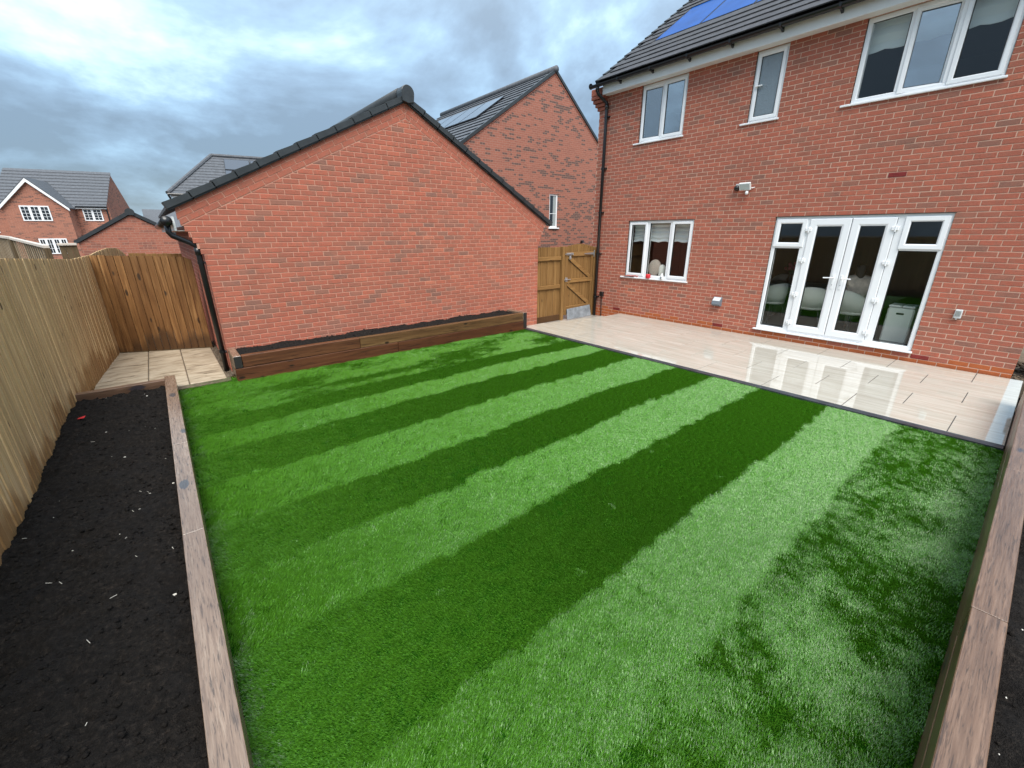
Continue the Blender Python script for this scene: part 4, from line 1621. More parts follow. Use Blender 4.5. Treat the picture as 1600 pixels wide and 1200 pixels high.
def soil_sheet(x0, x1, y0, y1, z, amp, step, seed, edge=0.0, mound=0.0):
    nx, ny = max(2, int((x1 - x0) / step)), max(2, int((y1 - y0) / step))
    X, Y = np.meshgrid(np.linspace(x0, x1, nx + 1), np.linspace(y0, y1, ny + 1))
    h = (fbm(X, Y * 1.5, 3.2, seed, 4, .6) - .5) * amp * 2.0 + (fbm(X, Y * 1.6, 11.0, seed + 9, 4, .72) - .5) * amp * 1.1
    ed = np.minimum(np.minimum(X - x0, x1 - X), np.minimum(Y - y0, y1 - Y))
    h = h + mound * np.clip(ed / 0.25, 0, 1) - edge * np.exp(-ed / 0.07)
    Z = z + h
    m = MB()
    m.v = [tuple(p) for p in np.stack([X, Y, Z], -1).reshape(-1, 3)]
    W = nx + 1
    m.f = [(j * W + i, j * W + i + 1, (j + 1) * W + i + 1, (j + 1) * W + i) for j in range(ny) for i in range(nx)]
    m.t = [.5] * len(m.f)
    return m, (lambda x, y: float(z + (vs_h(x, y))))if False else (m, Z, nx, ny)


def soil(name, x0, x1, y0, y1, z, amp, step, seed, clods, edge=.03, mound=0.0, skirt=True):
    m, (mm, Z, nx, ny) = soil_sheet(x0, x1, y0, y1, z, amp, step, seed, edge, mound)
    for k in range(clods):
        x, y = random.uniform(x0 + .02, x1 - .02), random.uniform(y0 + .02, y1 - .02)
        zz = Z[int((y - y0) / (y1 - y0) * ny), int((x - x0) / (x1 - x0) * nx)]
        r = random.choice((.003, .004, .004, .005, .007, .011)) * random.uniform(.7, 1.4)
        m.blob((x, y, zz + r * .2), r, k, 1, (1, random.uniform(.7, 1.2), .75), .35)
    o = obj(name, m, 'soil', kind='stuff', fix=False, smooth=True)
    return Z, nx, ny


soil('planter_soil', 0.657, 5.93, PY + .1, GY + .002, 0.335, 0.05, 0.03, 31, 900, .03, 0.035)

# ==================================================================== LEFT BED with sleeper edging
edging = thing('sleeper_edging', (-0.18, 3, 0), 'low timber sleeper edging between the lawn and the dark soil bed at the left', 'edging')
yb0 = -1.2
for a, b in ((-1.2, 0.62), (0.626, 3.05), (3.056, 4.62), (4.626, 7.16)):
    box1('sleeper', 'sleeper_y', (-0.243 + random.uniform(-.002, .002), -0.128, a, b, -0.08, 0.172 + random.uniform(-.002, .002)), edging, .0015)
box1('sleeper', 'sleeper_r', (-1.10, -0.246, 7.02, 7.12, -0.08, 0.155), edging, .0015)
Zl, nxl, nyl = soil('bed_soil', -1.16, -0.235, 0.3, 7.03, 0.095, 0.070, 0.013, 51, 5200, .05)
# pale chips, twigs and litter on the soil
m = MB()
def on_left(x, y):
    return Zl[int((y - 0.3) / 6.73 * nyl), int((x + 1.16) / 0.925 * nxl)]
for k in range(30):
    x, y = random.uniform(-1.12, -.26), random.uniform(0.9, 6.95)
    r = random.choice((.002, .003, .004, .007))
    m.blob((x, y, on_left(x, y) + r * .6), r, k, 1, (1.3, 1, .6), .35)
for k in range(20):
    x, y = random.uniform(-1.1, -.28), random.uniform(0.9, 5.5)
    a = random.uniform(0, 3.14); L = random.uniform(.01, .035)
    z = on_left(x, y) + .007
    m.tube([(x, y, z), (x + L * math.cos(a), y + L * math.sin(a), z + .004)], .0014, 4)
obj('pale_chips', m, 'stone', kind='stuff')
m = MB(); zz = on_left(-1.0, 6.2)
m.add([(-1.02, 6.18, zz + .02), (-.96, 6.16, zz + .025), (-.95, 6.21, zz + .035), (-1.01, 6.22, zz + .02), (-.985, 6.19, zz + .012)], [(0, 1, 2, 3), (0, 4, 1), (1, 4, 2), (2, 4, 3), (3, 4, 0)])
obj('wrapper', m, 'red', label='scrap of red plastic lying on the dark soil near the left fence', cat='litter', fix=False)

# ==================================================================== RIGHT BED
redge = thing('sleeper_wall', (3.5, -0.22, 0), 'two high timber sleeper wall holding the bed along the right edge of the lawn', 'retaining wall')
for lo, hi, cutsx in ((-0.08, 0.185, (0.3, 3.3, 5.4, 7.6)), (0.188, 0.372, (0.3, 2.55, 4.45, 6.4, 7.6))):
    for a, b in zip(cutsx[:-1], cutsx[1:]):
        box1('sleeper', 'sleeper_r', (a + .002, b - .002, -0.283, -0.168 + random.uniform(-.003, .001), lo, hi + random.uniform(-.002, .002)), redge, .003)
soil('right_bed_soil', 0.8, 7.5, -1.9, -0.28, 0.315, 0.06, 0.035, 71, 2200, .02)
m = MB()
for k in range(60):
    x, y = random.uniform(1.6, 5), random.uniform(-.6, -.3)
    m.blob((x, y, .335), random.choice((.002, .003, .003, .006)), k, 1, (1.4, 1, .6), .35)
obj('stone_chips', m, 'stone', kind='stuff')

# ==================================================================== FENCES
def lerp_poly(pts, s):
    for (a, va), (b, vb) in zip(pts[:-1], pts[1:]):
        if a <= s <= b:
            return va + (vb - va) * (s - a) / (b - a)
    return pts[0][1] if s < pts[0][0] else pts[-1][1]


fence = thing('garden_fence', (-1.14, 4, 0), 'weathered tall close board fence along the left soil bed', 'fence')
TOPS = [(0, 1.80), (6.43, 1.766), (6.93, 1.742), (7.53, 1.715), (8.28, 1.677), (9.02, 1.642), (10.18, 1.655), (11.0, 1.70), (11.75, 1.725), (12.78, 1.700), (13.2, 1.63), (13.65, 1.54)]
FX = [(0, -1.14), (6.65, -1.14), (9.98, -0.84), (13.7, -0.505)]
y = 0.7
while y < 13.62:
    w_ = 0.105
    x0, x1 = lerp_poly(FX, y), lerp_poly(FX, y + w_)
    zt0, zt1 = lerp_poly(TOPS, y), lerp_poly(TOPS, y + w_)
    zb0 = -0.25
    m = MB()
    j = random.uniform(-.005, .005)
    thin, thick = 0.006, 0.013
    ya, yb_ = y, y + w_ - random.uniform(.006, .012)
    P = [(x0 + j, ya), (x1 + j + 0.007, yb_)]
    vs = []
    for z_, zz1 in ((zb0, zb0), (zt0, zt1)):
        vs += [(x0 + j + 0.003, ya, z_), (x1 + j, yb_, zz1), (x1 + j - 0.012, yb_, zz1), (x0 + j - 0.012, ya, z_)]
    m.add(vs, [(0, 1, 2, 3), (7, 6, 5, 4), (0, 4, 5, 1), (1, 5, 6, 2), (2, 6, 7, 3), (3, 7, 4, 0)])
    obj('fence_board', m, 'fence_old', fence)
    y += w_

bfence = thing('rear_fence', (-0.15, 9.7, 0), 'brown treated close board fence closing the slab path beside the garage', 'fence')
A, B = np.array([-0.825, 9.975]), np.array([0.49, 9.395])
nb = 13
dv = (B - A) / nb
nrm = np.array([dv[1], -dv[0]]); nrm /= np.linalg.norm(nrm)
for k in range(nb):
    a, b = A + dv * k, A + dv * (k + 0.97)
    zt = 1.655 - 0.05 * k / nb + random.uniform(-.006, .006)
    zt2 = zt - (0.05 if k == nb - 1 else 0)
    m = MB()
    f_ = lambda p, o, z: (p[0] + nrm[0] * o, p[1] + nrm[1] * o, z)
    vs = [f_(a, .004, .02), f_(b, .018, .02), f_(b, .0, .02), f_(a, -.010, .02), f_(a, .004, zt), f_(b, .018, zt2), f_(b, .0, zt2), f_(a, -.010, zt)]
    m.add(vs, [(0, 1, 2, 3), (7, 6, 5, 4), (0, 4, 5, 1), (1, 5, 6, 2), (2, 6, 7, 3), (3, 7, 4, 0)])
    obj('fence_board', m, 'fence_new', bfence)
m = MB()
a, b = A + nrm * .0, B + nrm * .0
m.prism([(0, -.1), (1, -.1), (1, .02), (0, .02)], lambda s, d, z: (A[0] + (B[0] - A[0]) * s + nrm[0] * d, A[1] + (B[1] - A[1]) * s + nrm[1] * d, z), .012, -.02)
obj('gravel_board', m, 'trellis_dark', bfence)

f2 = thing('far_fence', (0.1, 14.2, -.3), 'pale brown fence top glimpsed above the rear fence by the distant garage', 'fence')
for k in range(10):
    m = MB(); x = -0.46 + k * .105
    m.box(x, x + .101, 13.9 + (k % 2) * .006, 13.93, -.4, 1.545 - .004 * k + random.uniform(-.01, .01), .003)
    obj('fence_board', m, 'gatewood', f2)

# side fence and gate
sf = thing('side_fence', (7.4, 7.72, -.16), 'short brown board fence between the garage and the side gate', 'fence')
for k in range(8):
    m = MB(); x = 6.92 + k * 0.112
    m.box(x, x + .108, 7.725 + (k % 2) * .008, 7.742 + (k % 2) * .008, -.02, 1.64 + random.uniform(-.006, .006), .003)
    obj('fence_board', m, 'gatewood', sf)
for z in (1.38, 0.70):
    box1('rail', 'gatewood_h', (6.9, 7.80, 7.685, 7.722, z - .045, z + .045), sf, .006)
box1('gravel_board', 'fence_new', (6.9, 7.80, 7.69, 7.72, -.16, -.01), sf, .005)
box1('post', 'gatewood', (7.82, 7.915, 7.66, 7.755, -.2, 1.65), sf, .006)
box1('post', 'gatewood', (9.0, 9.085, 7.665, 7.755, -.2, 1.615), sf, .006)
gate = thing('side_gate', (8.45, 7.72, -.14), 'brown ledged and braced wooden side gate with an arched top', 'gate')
ng = 9
for k in range(ng):
    x = 7.93 + k * (8.985 - 7.93) / ng
    w_ = (8.985 - 7.93) / ng
    c = (x + w_ / 2 - 8.457) / .53
    m = MB(); m.box(x, x + w_ - .004, 7.70 + (k % 2) * .003, 7.722, -.05, 1.70 - .075 * c * c, .003)
    obj('gate_board', m, 'gatewood', gate)
for z, h in ((1.46, .05), (0.81, .05), (0.12, .05)):
    box1('ledge', 'gatewood_h', (7.945, 8.975, 7.668, 7.698, z - h, z + h), gate, .005)
box1('stile', 'gatewood', (7.932, 8.03, 7.670, 7.699, -.05, 1.41), gate, .005)
box1('stile', 'gatewood', (8.90, 8.982, 7.671, 7.699, -.05, 1.41), gate, .005)
for (x0, z0, x1, z1) in ((8.05, 1.40, 8.88, 0.88), (8.05, .74, 8.88, .18)):
    m = MB()
    L = math.hypot(x1 - x0, z1 - z0)
    px_, pz_ = (z0 - z1) / L * .045, (x1 - x0) / L * .045
    m.prism([(x0 - px_, z0 - pz_), (x1 - px_, z1 - pz_), (x1 + px_, z1 + pz_), (x0 + px_, z0 + pz_)], lambda a, d, b: (a, d, b), 7.674, 7.699, .004)
    obj('brace', m, 'gatewood_h', gate)
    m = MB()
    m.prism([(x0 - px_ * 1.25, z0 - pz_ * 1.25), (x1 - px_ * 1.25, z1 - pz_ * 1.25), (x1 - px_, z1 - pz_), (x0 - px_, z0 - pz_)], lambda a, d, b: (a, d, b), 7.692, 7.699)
    obj('brace_shade_strip', m, 'darkleg', gate)  # solid dark strip standing in for shade along the brace's lower edge
m = MB(); m.prism([(8.62, 1.45), (8.62, 1.47), (8.99, 1.49), (8.99, 1.43)], lambda a, d, b: (a, d, b), 7.655, 7.667); m.box(8.975, 9.0, 7.65, 7.668, 1.38, 1.54, .002)
obj('hinge', m, 'steel', gate)
m = MB(); m.box(7.96, 8.20, 7.655, 7.668, 1.44, 1.50, .003); m.tube([(7.90, 7.65, 1.47), (8.16, 7.65, 1.47)], .010, 8)
obj('bolt', m, 'steel', gate)
m = MB(); m.box(8.05, 8.11, 7.63, 7.66, 1.34, 1.41, .008); m.tube([(8.062, 7.645, 1.41), (8.062, 7.645, 1.45), (8.098, 7.645, 1.45), (8.098, 7.645, 1.41)], .006, 6)
obj('padlock', m, 'steel', gate)
m = MB(); m.box(7.94, 8.02, 7.655, 7.668, .80, .90, .003); m.tube([(7.90, 7.648, .85), (8.12, 7.648, .85)], .012, 8)
obj('latch', m, 'steel', gate)
m = MB()
m.v = []
m.add([(8.02, 7.60, -.16), (8.93, 7.60, -.16), (8.90, 7.64, .13), (8.03, 7.64, .10), (8.02, 7.62, -.16), (8.93, 7.62, -.16), (8.90, 7.66, .13), (8.03, 7.66, .10)],
      [(0, 1, 2, 3), (7, 6, 5, 4), (0, 4, 5, 1), (1, 5, 6, 2), (2, 6, 7, 3), (3, 7, 4, 0)])
obj('board_offcut', m, plain('grey_board', (0.21, 0.23, 0.25), .8, var=.35, vscale=9), label='grey offcut board leaning at the foot of the side gate', cat='board')

# neighbours' trellis fence beyond the left fence
tf = thing('trellis_fence', (-2.3, 15, -.5), 'neighbour trellis fence with a pale cap beyond the left fence', 'fence')
TP = [((-1.53, 12.0), 1.785, (-2.42, 15.0), 1.925), ((-2.44, 15.05), 1.935, (-3.9, 20.0), 2.03)]
for (a, za, b, zb_) in TP:
    a, b = np.array(a), np.array(b)
    L = np.linalg.norm(b - a)
    d = (b - a) / L
    nn = np.array([-d[1], d[0]])
    mpf = lambda s, o, z: (a[0] + d[0] * s + nn[0] * o, a[1] + d[1] * s + nn[1] * o, z)
    m = MB(); m.prism([(0, za - .045), (L, zb_ - .045), (L, zb_), (0, za)], mpf, -.04, .04, .004); obj('cap_rail', m, 'cap', tf)
    m = MB(); m.prism([(0.75, za - 1.4), (L, zb_ - 1.4), (L, zb_ - .05), (0.75, za - .05)], mpf, -.16, -.155); obj('gap_shade_sheet', m, 'endgrain', tf)  # near-black sheet added as the shade seen between the slats
    n = int(L / .19)
    for k in range(n):
        s0 = k * L / n
        zt = za + (zb_ - za) * s0 / L - .047
        m = MB(); m.prism([(s0, zt - 1.2), (s0 + .05, zt - 1.2), (s0 + .05, zt), (s0, zt)], mpf, -.007, .007, .002); obj('slat', m, 'trellis', tf)
    for s0, zz in ((0.0, za), (L - .07, zb_)):
        m = MB(); m.prism([(s0, zz - 2.0), (s0 + .07, zz - 2.0), (s0 + .07, zz - .046), (s0, zz - .046)], mpf, -.045, .045, .003); obj('post', m, 'trellis_dark', tf)
bf = thing('board_fence', (-1.25, 12.2, -.5), 'dark board fence panel with a pale cap right of the trellis fence', 'fence')
for k in range(3):
    x = -1.385 + k * .085
    m = MB(); m.box(x, x + .082, 12.2, 12.22, -.4, 1.775, .003); obj('fence_board', m, 'trellis_dark', bf)
m = MB(); m.box(-1.40, -1.125, 12.17, 12.25, 1.777, 1.82, .004); obj('cap_rail', m, 'cap', bf)
# ==================================================================== NEIGHBOUR HOUSE behind the gate
NY = 14.0
nh = thing('neighbour_house', (13.2, NY, -.6), 'brick house with black flecked gable rising behind the garage and side gate', 'house')
nax, naz = 13.54, 7.80
nsl, nsr = 0.66, 0.795
nlx, nrx = 8.6, 17.2
ze_l, ze_r = naz - nsl * (nax - nlx), naz - nsr * (nrx - nax)
m = MB()
nmp = lambda a, d, b: (a, NY + d, b)
NW = (13.39, 13.875, 2.14, 3.49)
# gable polygon cut around the window: left, right, below, above
poly = [(nlx, -.8), (nrx, -.8), (nrx, ze_r), (nax, naz), (nlx, ze_l)]
for ct in ([(1, 0, NW[0])], [(-1, 0, -NW[1])], [(1, 0, NW[1]), (-1, 0, -NW[0]), (0, 1, NW[2])], [(1, 0, NW[1]), (-1, 0, -NW[0]), (0, -1, -NW[3])]):
    P = poly
    for c in ct: P = clip(P, *c)
    m.prism(P, nmp, 0, .12)
m.box(nlx, nlx + .1, NY + .12, NY + 8.6, -.8, ze_l)
m.box(nrx - .1, nrx, NY + .12, NY + 8.6, -.8, ze_r)
m.box(nlx + .1, nrx - .1, NY + 8.5, NY + 8.6, -.8, min(ze_l, ze_r))
obj('wall', m, 'fleck', nh)
m = MB()
# paler raking course under the verge
for (ex, ez) in ((nlx, ze_l), (nrx, ze_r)):
    m.prism([(ex, ez - .10), (nax, naz - .10), (nax, naz), (ex, ez)], nmp, -.012, .0)
obj('raking_course', m, 'farred', nh)
m = MB()
y0, y1, z0, z1 = NW
m.ring(0, y0, y1, z0 + .03, z1, FRAME, lambda a, d, b: (a, NY + d, b))
w = obj('window', m, 'upvc', nh)
m = MB(); m.box(y0 + .06, y1 - .06, NY + .05, NY + .06, z0 + .09, z1 - .06); obj('pane', m, 'farglass', w)
m = MB(); m.box(y0 + .25, y1 - .07, NY + .044, NY + .049, z0 + .10, z1 - .07); obj('curtain', m, plain('pale_curtain', (.30, .33, .33), .8), w)
m = MB(); m.box(y0 + .05, y1 - .05, NY + .036, NY + .05, 2.72, 2.74); obj('bar', m, 'upvc', w)
m = MB(); m.box(y0 - .04, y1 + .09, NY - .05, NY + .1, z0 - .02, z0 + .027, .004); obj('sill', m, 'upvc', w)
m = MB(); m.tube([(15.46, NY + .02, 1.55), (15.46, NY - .12, 1.57)], .06, 12); obj('flue', m, 'black', nh)
# roof: left slope in stepped courses, right slope plain
m = MB()
Ls = math.hypot(nax - nlx + .4, nsl * (nax - nlx + .4))
tx, tz = 1 / math.hypot(1, nsl), nsl / math.hypot(1, nsl)
ex, ez = nlx - .4, ze_l - nsl * .4
NCO = 18
st = Ls / NCO
for k in range(NCO):
    a, b = k * st, k * st + st + .02
    f = lambda t_, h: (ex + tx * t_ - tz * h, ez + tz * t_ + tx * h)
    m.prism([f(a, 0.02), f(b, 0.02), f(b, 0.035), f(a, 0.075)], lambda p, d, q_: (p, d, q_), NY + .02, NY + 8.6)
obj('roof', m, 'farroof', nh)
m = MB()
m.prism([(nax, naz + .02), (nrx + .4, ze_r - nsr * .4 + .02), (nrx + .4, ze_r - nsr * .4 + .08), (nax, naz + .08)], lambda p, d, q_: (p, d, q_), NY + .02, NY + 8.6)
obj('roof_slope', m, 'farroof', nh)
m = MB()
for (ex_, ez_, sg) in ((nlx - .4, ze_l - nsl * .4, 1), (nrx + .4, ze_r - nsr * .4, -1)):
    m.prism([(ex_, ez_ - .02), (nax, naz - .02), (nax, naz + .10), (ex_, ez_ + .10)], nmp, -.05, .06, .005)
obj('verge', m, 'vergemat', nh)
m = MB(); m.tube([(nax, NY - .07, naz + .08), (nax, NY + 8.6, naz + .08)], .12, 12); obj('ridge_tiles', m, 'farroof', nh, smooth=True)
pn = math.hypot(1, nsl)
def nroof(x, y, h):
    z = naz - nsl * (nax - x)
    return (x - nsl / pn * h, y, z + h / pn)
for k in range(4):
    ya, yb_ = 15.70 + k * 1.30, 15.70 + k * 1.30 + 1.27
    m = MB()
    P = [(11.0, ya), (12.44, ya), (12.44, yb_), (11.0, yb_)]
    m.add([nroof(x, y_, .085) for x, y_ in P] + [nroof(x, y_, .125) for x, y_ in P], [(3, 2, 1, 0), (4, 5, 6, 7), (0, 1, 5, 4), (1, 2, 6, 5), (2, 3, 7, 6), (3, 0, 4, 7)])
    pnl = obj('solar_panel', m, 'solarframe', nh)
    m = MB()
    P = [(11.03, ya + .03), (12.41, ya + .03), (12.41, yb_ - .03), (11.03, yb_ - .03)]
    m.add([nroof(x, y_, .128) for x, y_ in P], [(0, 1, 2, 3)])
    obj('cell_sheet', m, 'solar_pale', pnl)

# ==================================================================== DISTANT HOUSES
def frame_map(F, ex, k):
    """local (a along the front, o towards the viewer, z picture height) to world, scaled by k about the eye"""
    ex = np.array(ex, float); ex /= np.linalg.norm(ex)
    nn = np.array([ex[1], -ex[0]])
    F = np.array(F, float)
    def mp(a, o, z):
        p = F + ex * a * k + nn * o * k
        return (p[0], p[1], CAM[2] + (z - CAM[2]) * k)
    return mp


def far_window(parent, mp, a0, a1, z0, z1, o, cols, muntins):
    m = MB()
    m.prism([(a0, z0), (a1, z0), (a1, z1), (a0, z1)], lambda s, d, z: mp(s, d, z), o, o + .03)
    w = obj('window', m, 'upvc', parent)
    cw = (a1 - a0) / cols
    for c in range(cols):
        for i in range(2):
            for j in range(muntins):
                pa = a0 + c * cw + .045 + i * (cw - .09) / 2 + .012
                pb = pa + (cw - .09) / 2 - .024
                h = (z1 - z0 - .10) / muntins
                pz = z0 + .05 + j * h + .012
                m = MB()
                m.prism([(pa, pz), (pb, pz), (pb, pz + h - .024), (pa, pz + h - .024)], lambda s, d, z: mp(s, d, z), o + .033, o + .036)
                obj('pane', m, 'farglass', w)
    return w


K = 1.35
F0 = CAM[:2] + (np.array([-1.503, 37.449]) - CAM[:2]) * K
mp = frame_map(F0, (.98, -.19), K)
fh = thing('distant_house', (F0[0] - 2, F0[1], -1.5), 'distant brick house with a white bargeboard gable and long grey roof', 'house')
m = MB()
m.prism([(-5.1, -1), (-.02, -1), (-.02, 3.5), (-5.1, 3.5)], lambda s, d, z: mp(s, d, z), 0, -5.0)
m.prism([(-4.33, -1), (-1.62, -1), (-1.62, 3.45), (-2.97, 4.86), (-4.33, 3.45)], lambda s, d, z: mp(s, d, z), 1.0, 0.0)
m.prism([(0.0, 3.5), (-3.0, 5.68), (-6.0, 3.5)], lambda s, d, z: mp(d, s, z), -.30, -.18)
obj('wall', m, 'farbrick', fh)
m = MB()
NC = 12
for k in range(NC):
    t0, t1 = k / NC, (k + 1) / NC
    o0, o1 = .15 - 3.15 * t0, .15 - 3.15 * t1 - .02
    zz0, zz1 = 3.46 + 2.3 * t0, 3.46 + 2.3 * t1
    P = [mp(-5.08, o0, zz0 + .05), mp(-.08, o0, zz0 + .05), mp(-.12, o1, zz1 + .01), mp(-5.08, o1, zz1 + .01)]
    Q = [mp(-5.08, o0, zz0), mp(-.08, o0, zz0), mp(-.12, o1, zz1 - .04), mp(-5.08, o1, zz1 - .04)]
    m.add(P + Q, [(0, 1, 2, 3), (7, 6, 5, 4), (0, 4, 5, 1), (1, 5, 6, 2), (2, 6, 7, 3), (3, 7, 4, 0)])
obj('roof', m, 'farroof', fh)
m = MB()
for sgn, ea in ((1, -1.50), (-1, -4.45)):
    ra, rz_ = -2.97, 4.97
    m.add([mp(ea, 1.12, 3.42), mp(ra, 1.12, rz_), mp(ra, -2.0, rz_), mp(ea, -2.0, 3.42), mp(ea, 1.12, 3.36), mp(ra, 1.12, rz_ - .06), mp(ra, -2.0, rz_ - .06), mp(ea, -2.0, 3.36)],
          [(0, 1, 2, 3), (7, 6, 5, 4), (0, 4, 5, 1), (1, 5, 6, 2), (2, 6, 7, 3), (3, 7, 4, 0)])
obj('gable_roof', m, 'farroof', fh)
m = MB()
for ea in (-1.52, -4.43):
    m.prism([(ea, 3.24), (ea, 3.38), (-2.97, 4.90), (-2.97, 4.72)], lambda s, d, z: mp(s, d, z), 1.13, 1.06)
obj('bargeboard', m, 'upvc', fh)
m = MB()
m.prism([(-1.5, 3.42), (-.1, 3.42), (-.1, 3.50), (-1.5, 3.50)], lambda s, d, z: mp(s, d, z), .14, .08)
obj('fascia', m, 'upvc', fh)
m = MB()
m.prism([(-1.5, 3.50), (-.05, 3.50), (-.05, 3.56), (-1.5, 3.56)], lambda s, d, z: mp(s, d, z), .20, .12)
m.prism([(-.16, 0), (-.10, 0), (-.10, 3.5), (-.16, 3.5)], lambda s, d, z: mp(s, d, z), .07, .02)
obj('gutter', m, 'black', fh)
far_window(fh, mp, -3.62, -2.40, 2.70, 3.50, 1.0, 3, 4)
far_window(fh, mp, -1.27, -.40, 2.74, 3.42, 0.0, 2, 4)
far_window(fh, mp, -3.30, -2.10, 0.9, 1.75, 1.0, 4, 3)
m = MB()
m.prism([(-1.6, 1.70), (-.3, 1.70), (-.3, 1.80), (-1.6, 1.80)], lambda s, d, z: mp(s, d, z), .8, .0)
m.prism([(-1.6, 1.60), (-.3, 1.60), (-.3, 1.70), (-1.6, 1.70)], lambda s, d, z: mp(s, d, z), .82, .76)
obj('porch', m, 'upvc_old', fh)

# sliver of a house at the left picture edge
mp2 = frame_map(CAM[:2] + (np.array([-7.5, 47.5]) - CAM[:2]) * 1.2, (.98, -.19), 1.2)
eh = thing('corner_house', (*mp2(-2, 0, 0)[:2], -1.5), 'red brick house cut off by the left edge of the picture', 'house')
m = MB(); m.prism([(-6, -1), (.55, -1), (.55, 3.7), (-6, 3.7)], lambda s, d, z: mp2(s, d, z), 0, -6); obj('wall', m, 'farred', eh)
m = MB(); m.add([mp2(-6, .2, 3.65), mp2(.6, .2, 3.65), mp2(.6, -3, 5.2), mp2(-6, -3, 5.2), mp2(.6, -6.2, 3.65), mp2(-6, -6.2, 3.65)], [(0, 1, 2, 3), (3, 2, 4, 5), (1, 4, 2), (0, 3, 5)]); obj('roof', m, 'farroof', eh)
far_window(eh, mp2, -.75, .20, 2.10, 2.98, 0.0, 1, 1)

# small garage beyond the rear fence
sg = thing('small_garage', (-.4, 19, -1), 'small brick garage with a low gable beyond the rear fence', 'garage')
SY = 18.985
smp_ = lambda a, d, b: (a, SY + d, b)
m = MB(); m.prism([(-1.70, -1.6), (1.60, -1.6), (1.60, 1.40), (-.30, 2.56), (-1.70, 1.72)], smp_, 0, 5.5); obj('wall', m, 'farred', sg)
m = MB()
for (ex, ez) in ((-1.80, 1.70), (1.75, 1.36)):
    m.prism([(ex, ez), (-.30, 2.60), (-.30, 2.68), (ex, ez + .09)], lambda a, d, b: (a, d, b), SY + .03, SY + 5.6)
obj('roof', m, 'farroof', sg)
m = MB()
for (ex, ez) in ((-1.80, 1.68), (1.75, 1.34)):
    m.prism([(ex, ez), (-.30, 2.58), (-.30, 2.70), (ex, ez + .11)], smp_, -.05, .04, .004)
obj('verge', m, 'vergemat', sg)
m = MB()
m.prism([(-.30 + .12 * math.cos(a), 2.64 + .11 * math.sin(a)) for a in np.linspace(math.pi, 0, 9)] + [(-.20, 2.55), (-.40, 2.55)], smp_, -.07, .2)
obj('ridge_cap', m, 'vergemat', sg)

# hipped roof house behind the garage
E0 = np.array([1.369, 32.66]); zE = 4.12
mp3 = frame_map(E0, (.985, -.17), 1.0)
hh = thing('hipped_house', (4.5, 35, -1.3), 'house with a hipped grey roof and solar panels behind the garage', 'house')
EZ, RZ_ = 4.10, 6.62
m = MB(); m.prism([(.35, -1.5), (8.6, -1.5), (8.6, EZ - .1), (.35, EZ - .1)], lambda s, d, z: mp3(s, d, z), -.35, -7.5); obj('wall', m, 'farbrick', hh)
m = MB()
NC = 14
rl, rr_, hd = 2.30, 5.6, -3.4
for k in range(NC):
    t0, t1 = k / NC, (k + 1) / NC
    for a0, a1, o0, o1 in ((rl * t0, rl * t1, 0, 0),):
        z0, z1 = EZ + (RZ_ - EZ) * t0, EZ + (RZ_ - EZ) * t1
        L0, L1 = rl * t0, rl * t1
        R0, R1 = 9 - (9 - rr_) * t0, 9 - (9 - rr_) * t1
        f0, f1 = hd * t0, hd * t1
        m.add([mp3(L0, f0, z0 + .05), mp3(R0, f0, z0 + .05), mp3(R1, f1, z1 + .01), mp3(L1, f1, z1 + .01), mp3(L0, f0, z0 - .01), mp3(R0, f0, z0 - .01)],
              [(0, 1, 2, 3), (4, 5, 1, 0)])
        b0, b1 = -6.8 - hd * t0, -6.8 - hd * t1
        m.add([mp3(L0, f0, z0 + .05), mp3(L1, f1, z1 + .01), mp3(L1, -6.8 - f1, z1 + .01), mp3(L0, -6.8 - f0, z0 + .05)], [(0, 1, 2, 3)])
        m.add([mp3(R0, f0, z0 + .05), mp3(R1, f1, z1 + .01), mp3(R1, -6.8 - f1, z1 + .01), mp3(R0, -6.8 - f0, z0 + .05)], [(0, 1, 2, 3)])
        m.add([mp3(L0, -6.8 - f0, z0), mp3(R0, -6.8 - f0, z0), mp3(R1, -6.8 - f1, z1), mp3(L1, -6.8 - f1, z1)], [(0, 1, 2, 3)])
hr = obj('roof', m, 'farroof', hh, fix=False)
m = MB()
m.tube([mp3(0, 0, EZ + .06), mp3(rl, hd, RZ_ + .06)], .11, 8)
m.tube([mp3(rl, hd, RZ_ + .06), mp3(rr_, hd, RZ_ + .06)], .11, 8)
m.tube([mp3(9, 0, EZ + .06), mp3(rr_, hd, RZ_ + .06)], .11, 8)
obj('ridge_tiles', m, 'farroof', hh)
m = MB(); m.prism([(.1, EZ - .16), (8.9, EZ - .16), (8.9, EZ - .02), (.1, EZ - .02)], lambda s, d, z: mp3(s, d, z), -.02, -.3); obj('fascia', m, 'upvc', hh)
m = MB(); m.tube([mp3(0, .06, EZ), mp3(9, .06, EZ)], .07, 8); m.tube([mp3(0.02, .06, EZ - .05), mp3(.30, -.28, EZ - .9), mp3(.32, -.3, -1.2)], .05, 8); m.tube([mp3(1.2, .02, EZ - .05), mp3(1.2, -.3, EZ - .5), mp3(1.2, -.3, -1.2)], .05, 8)
obj('gutter', m, 'black', hh)
def hroof(a, t, h):
    return mp3(a, hd * t + .6 * h, EZ + (RZ_ - EZ) * t + .8 * h)
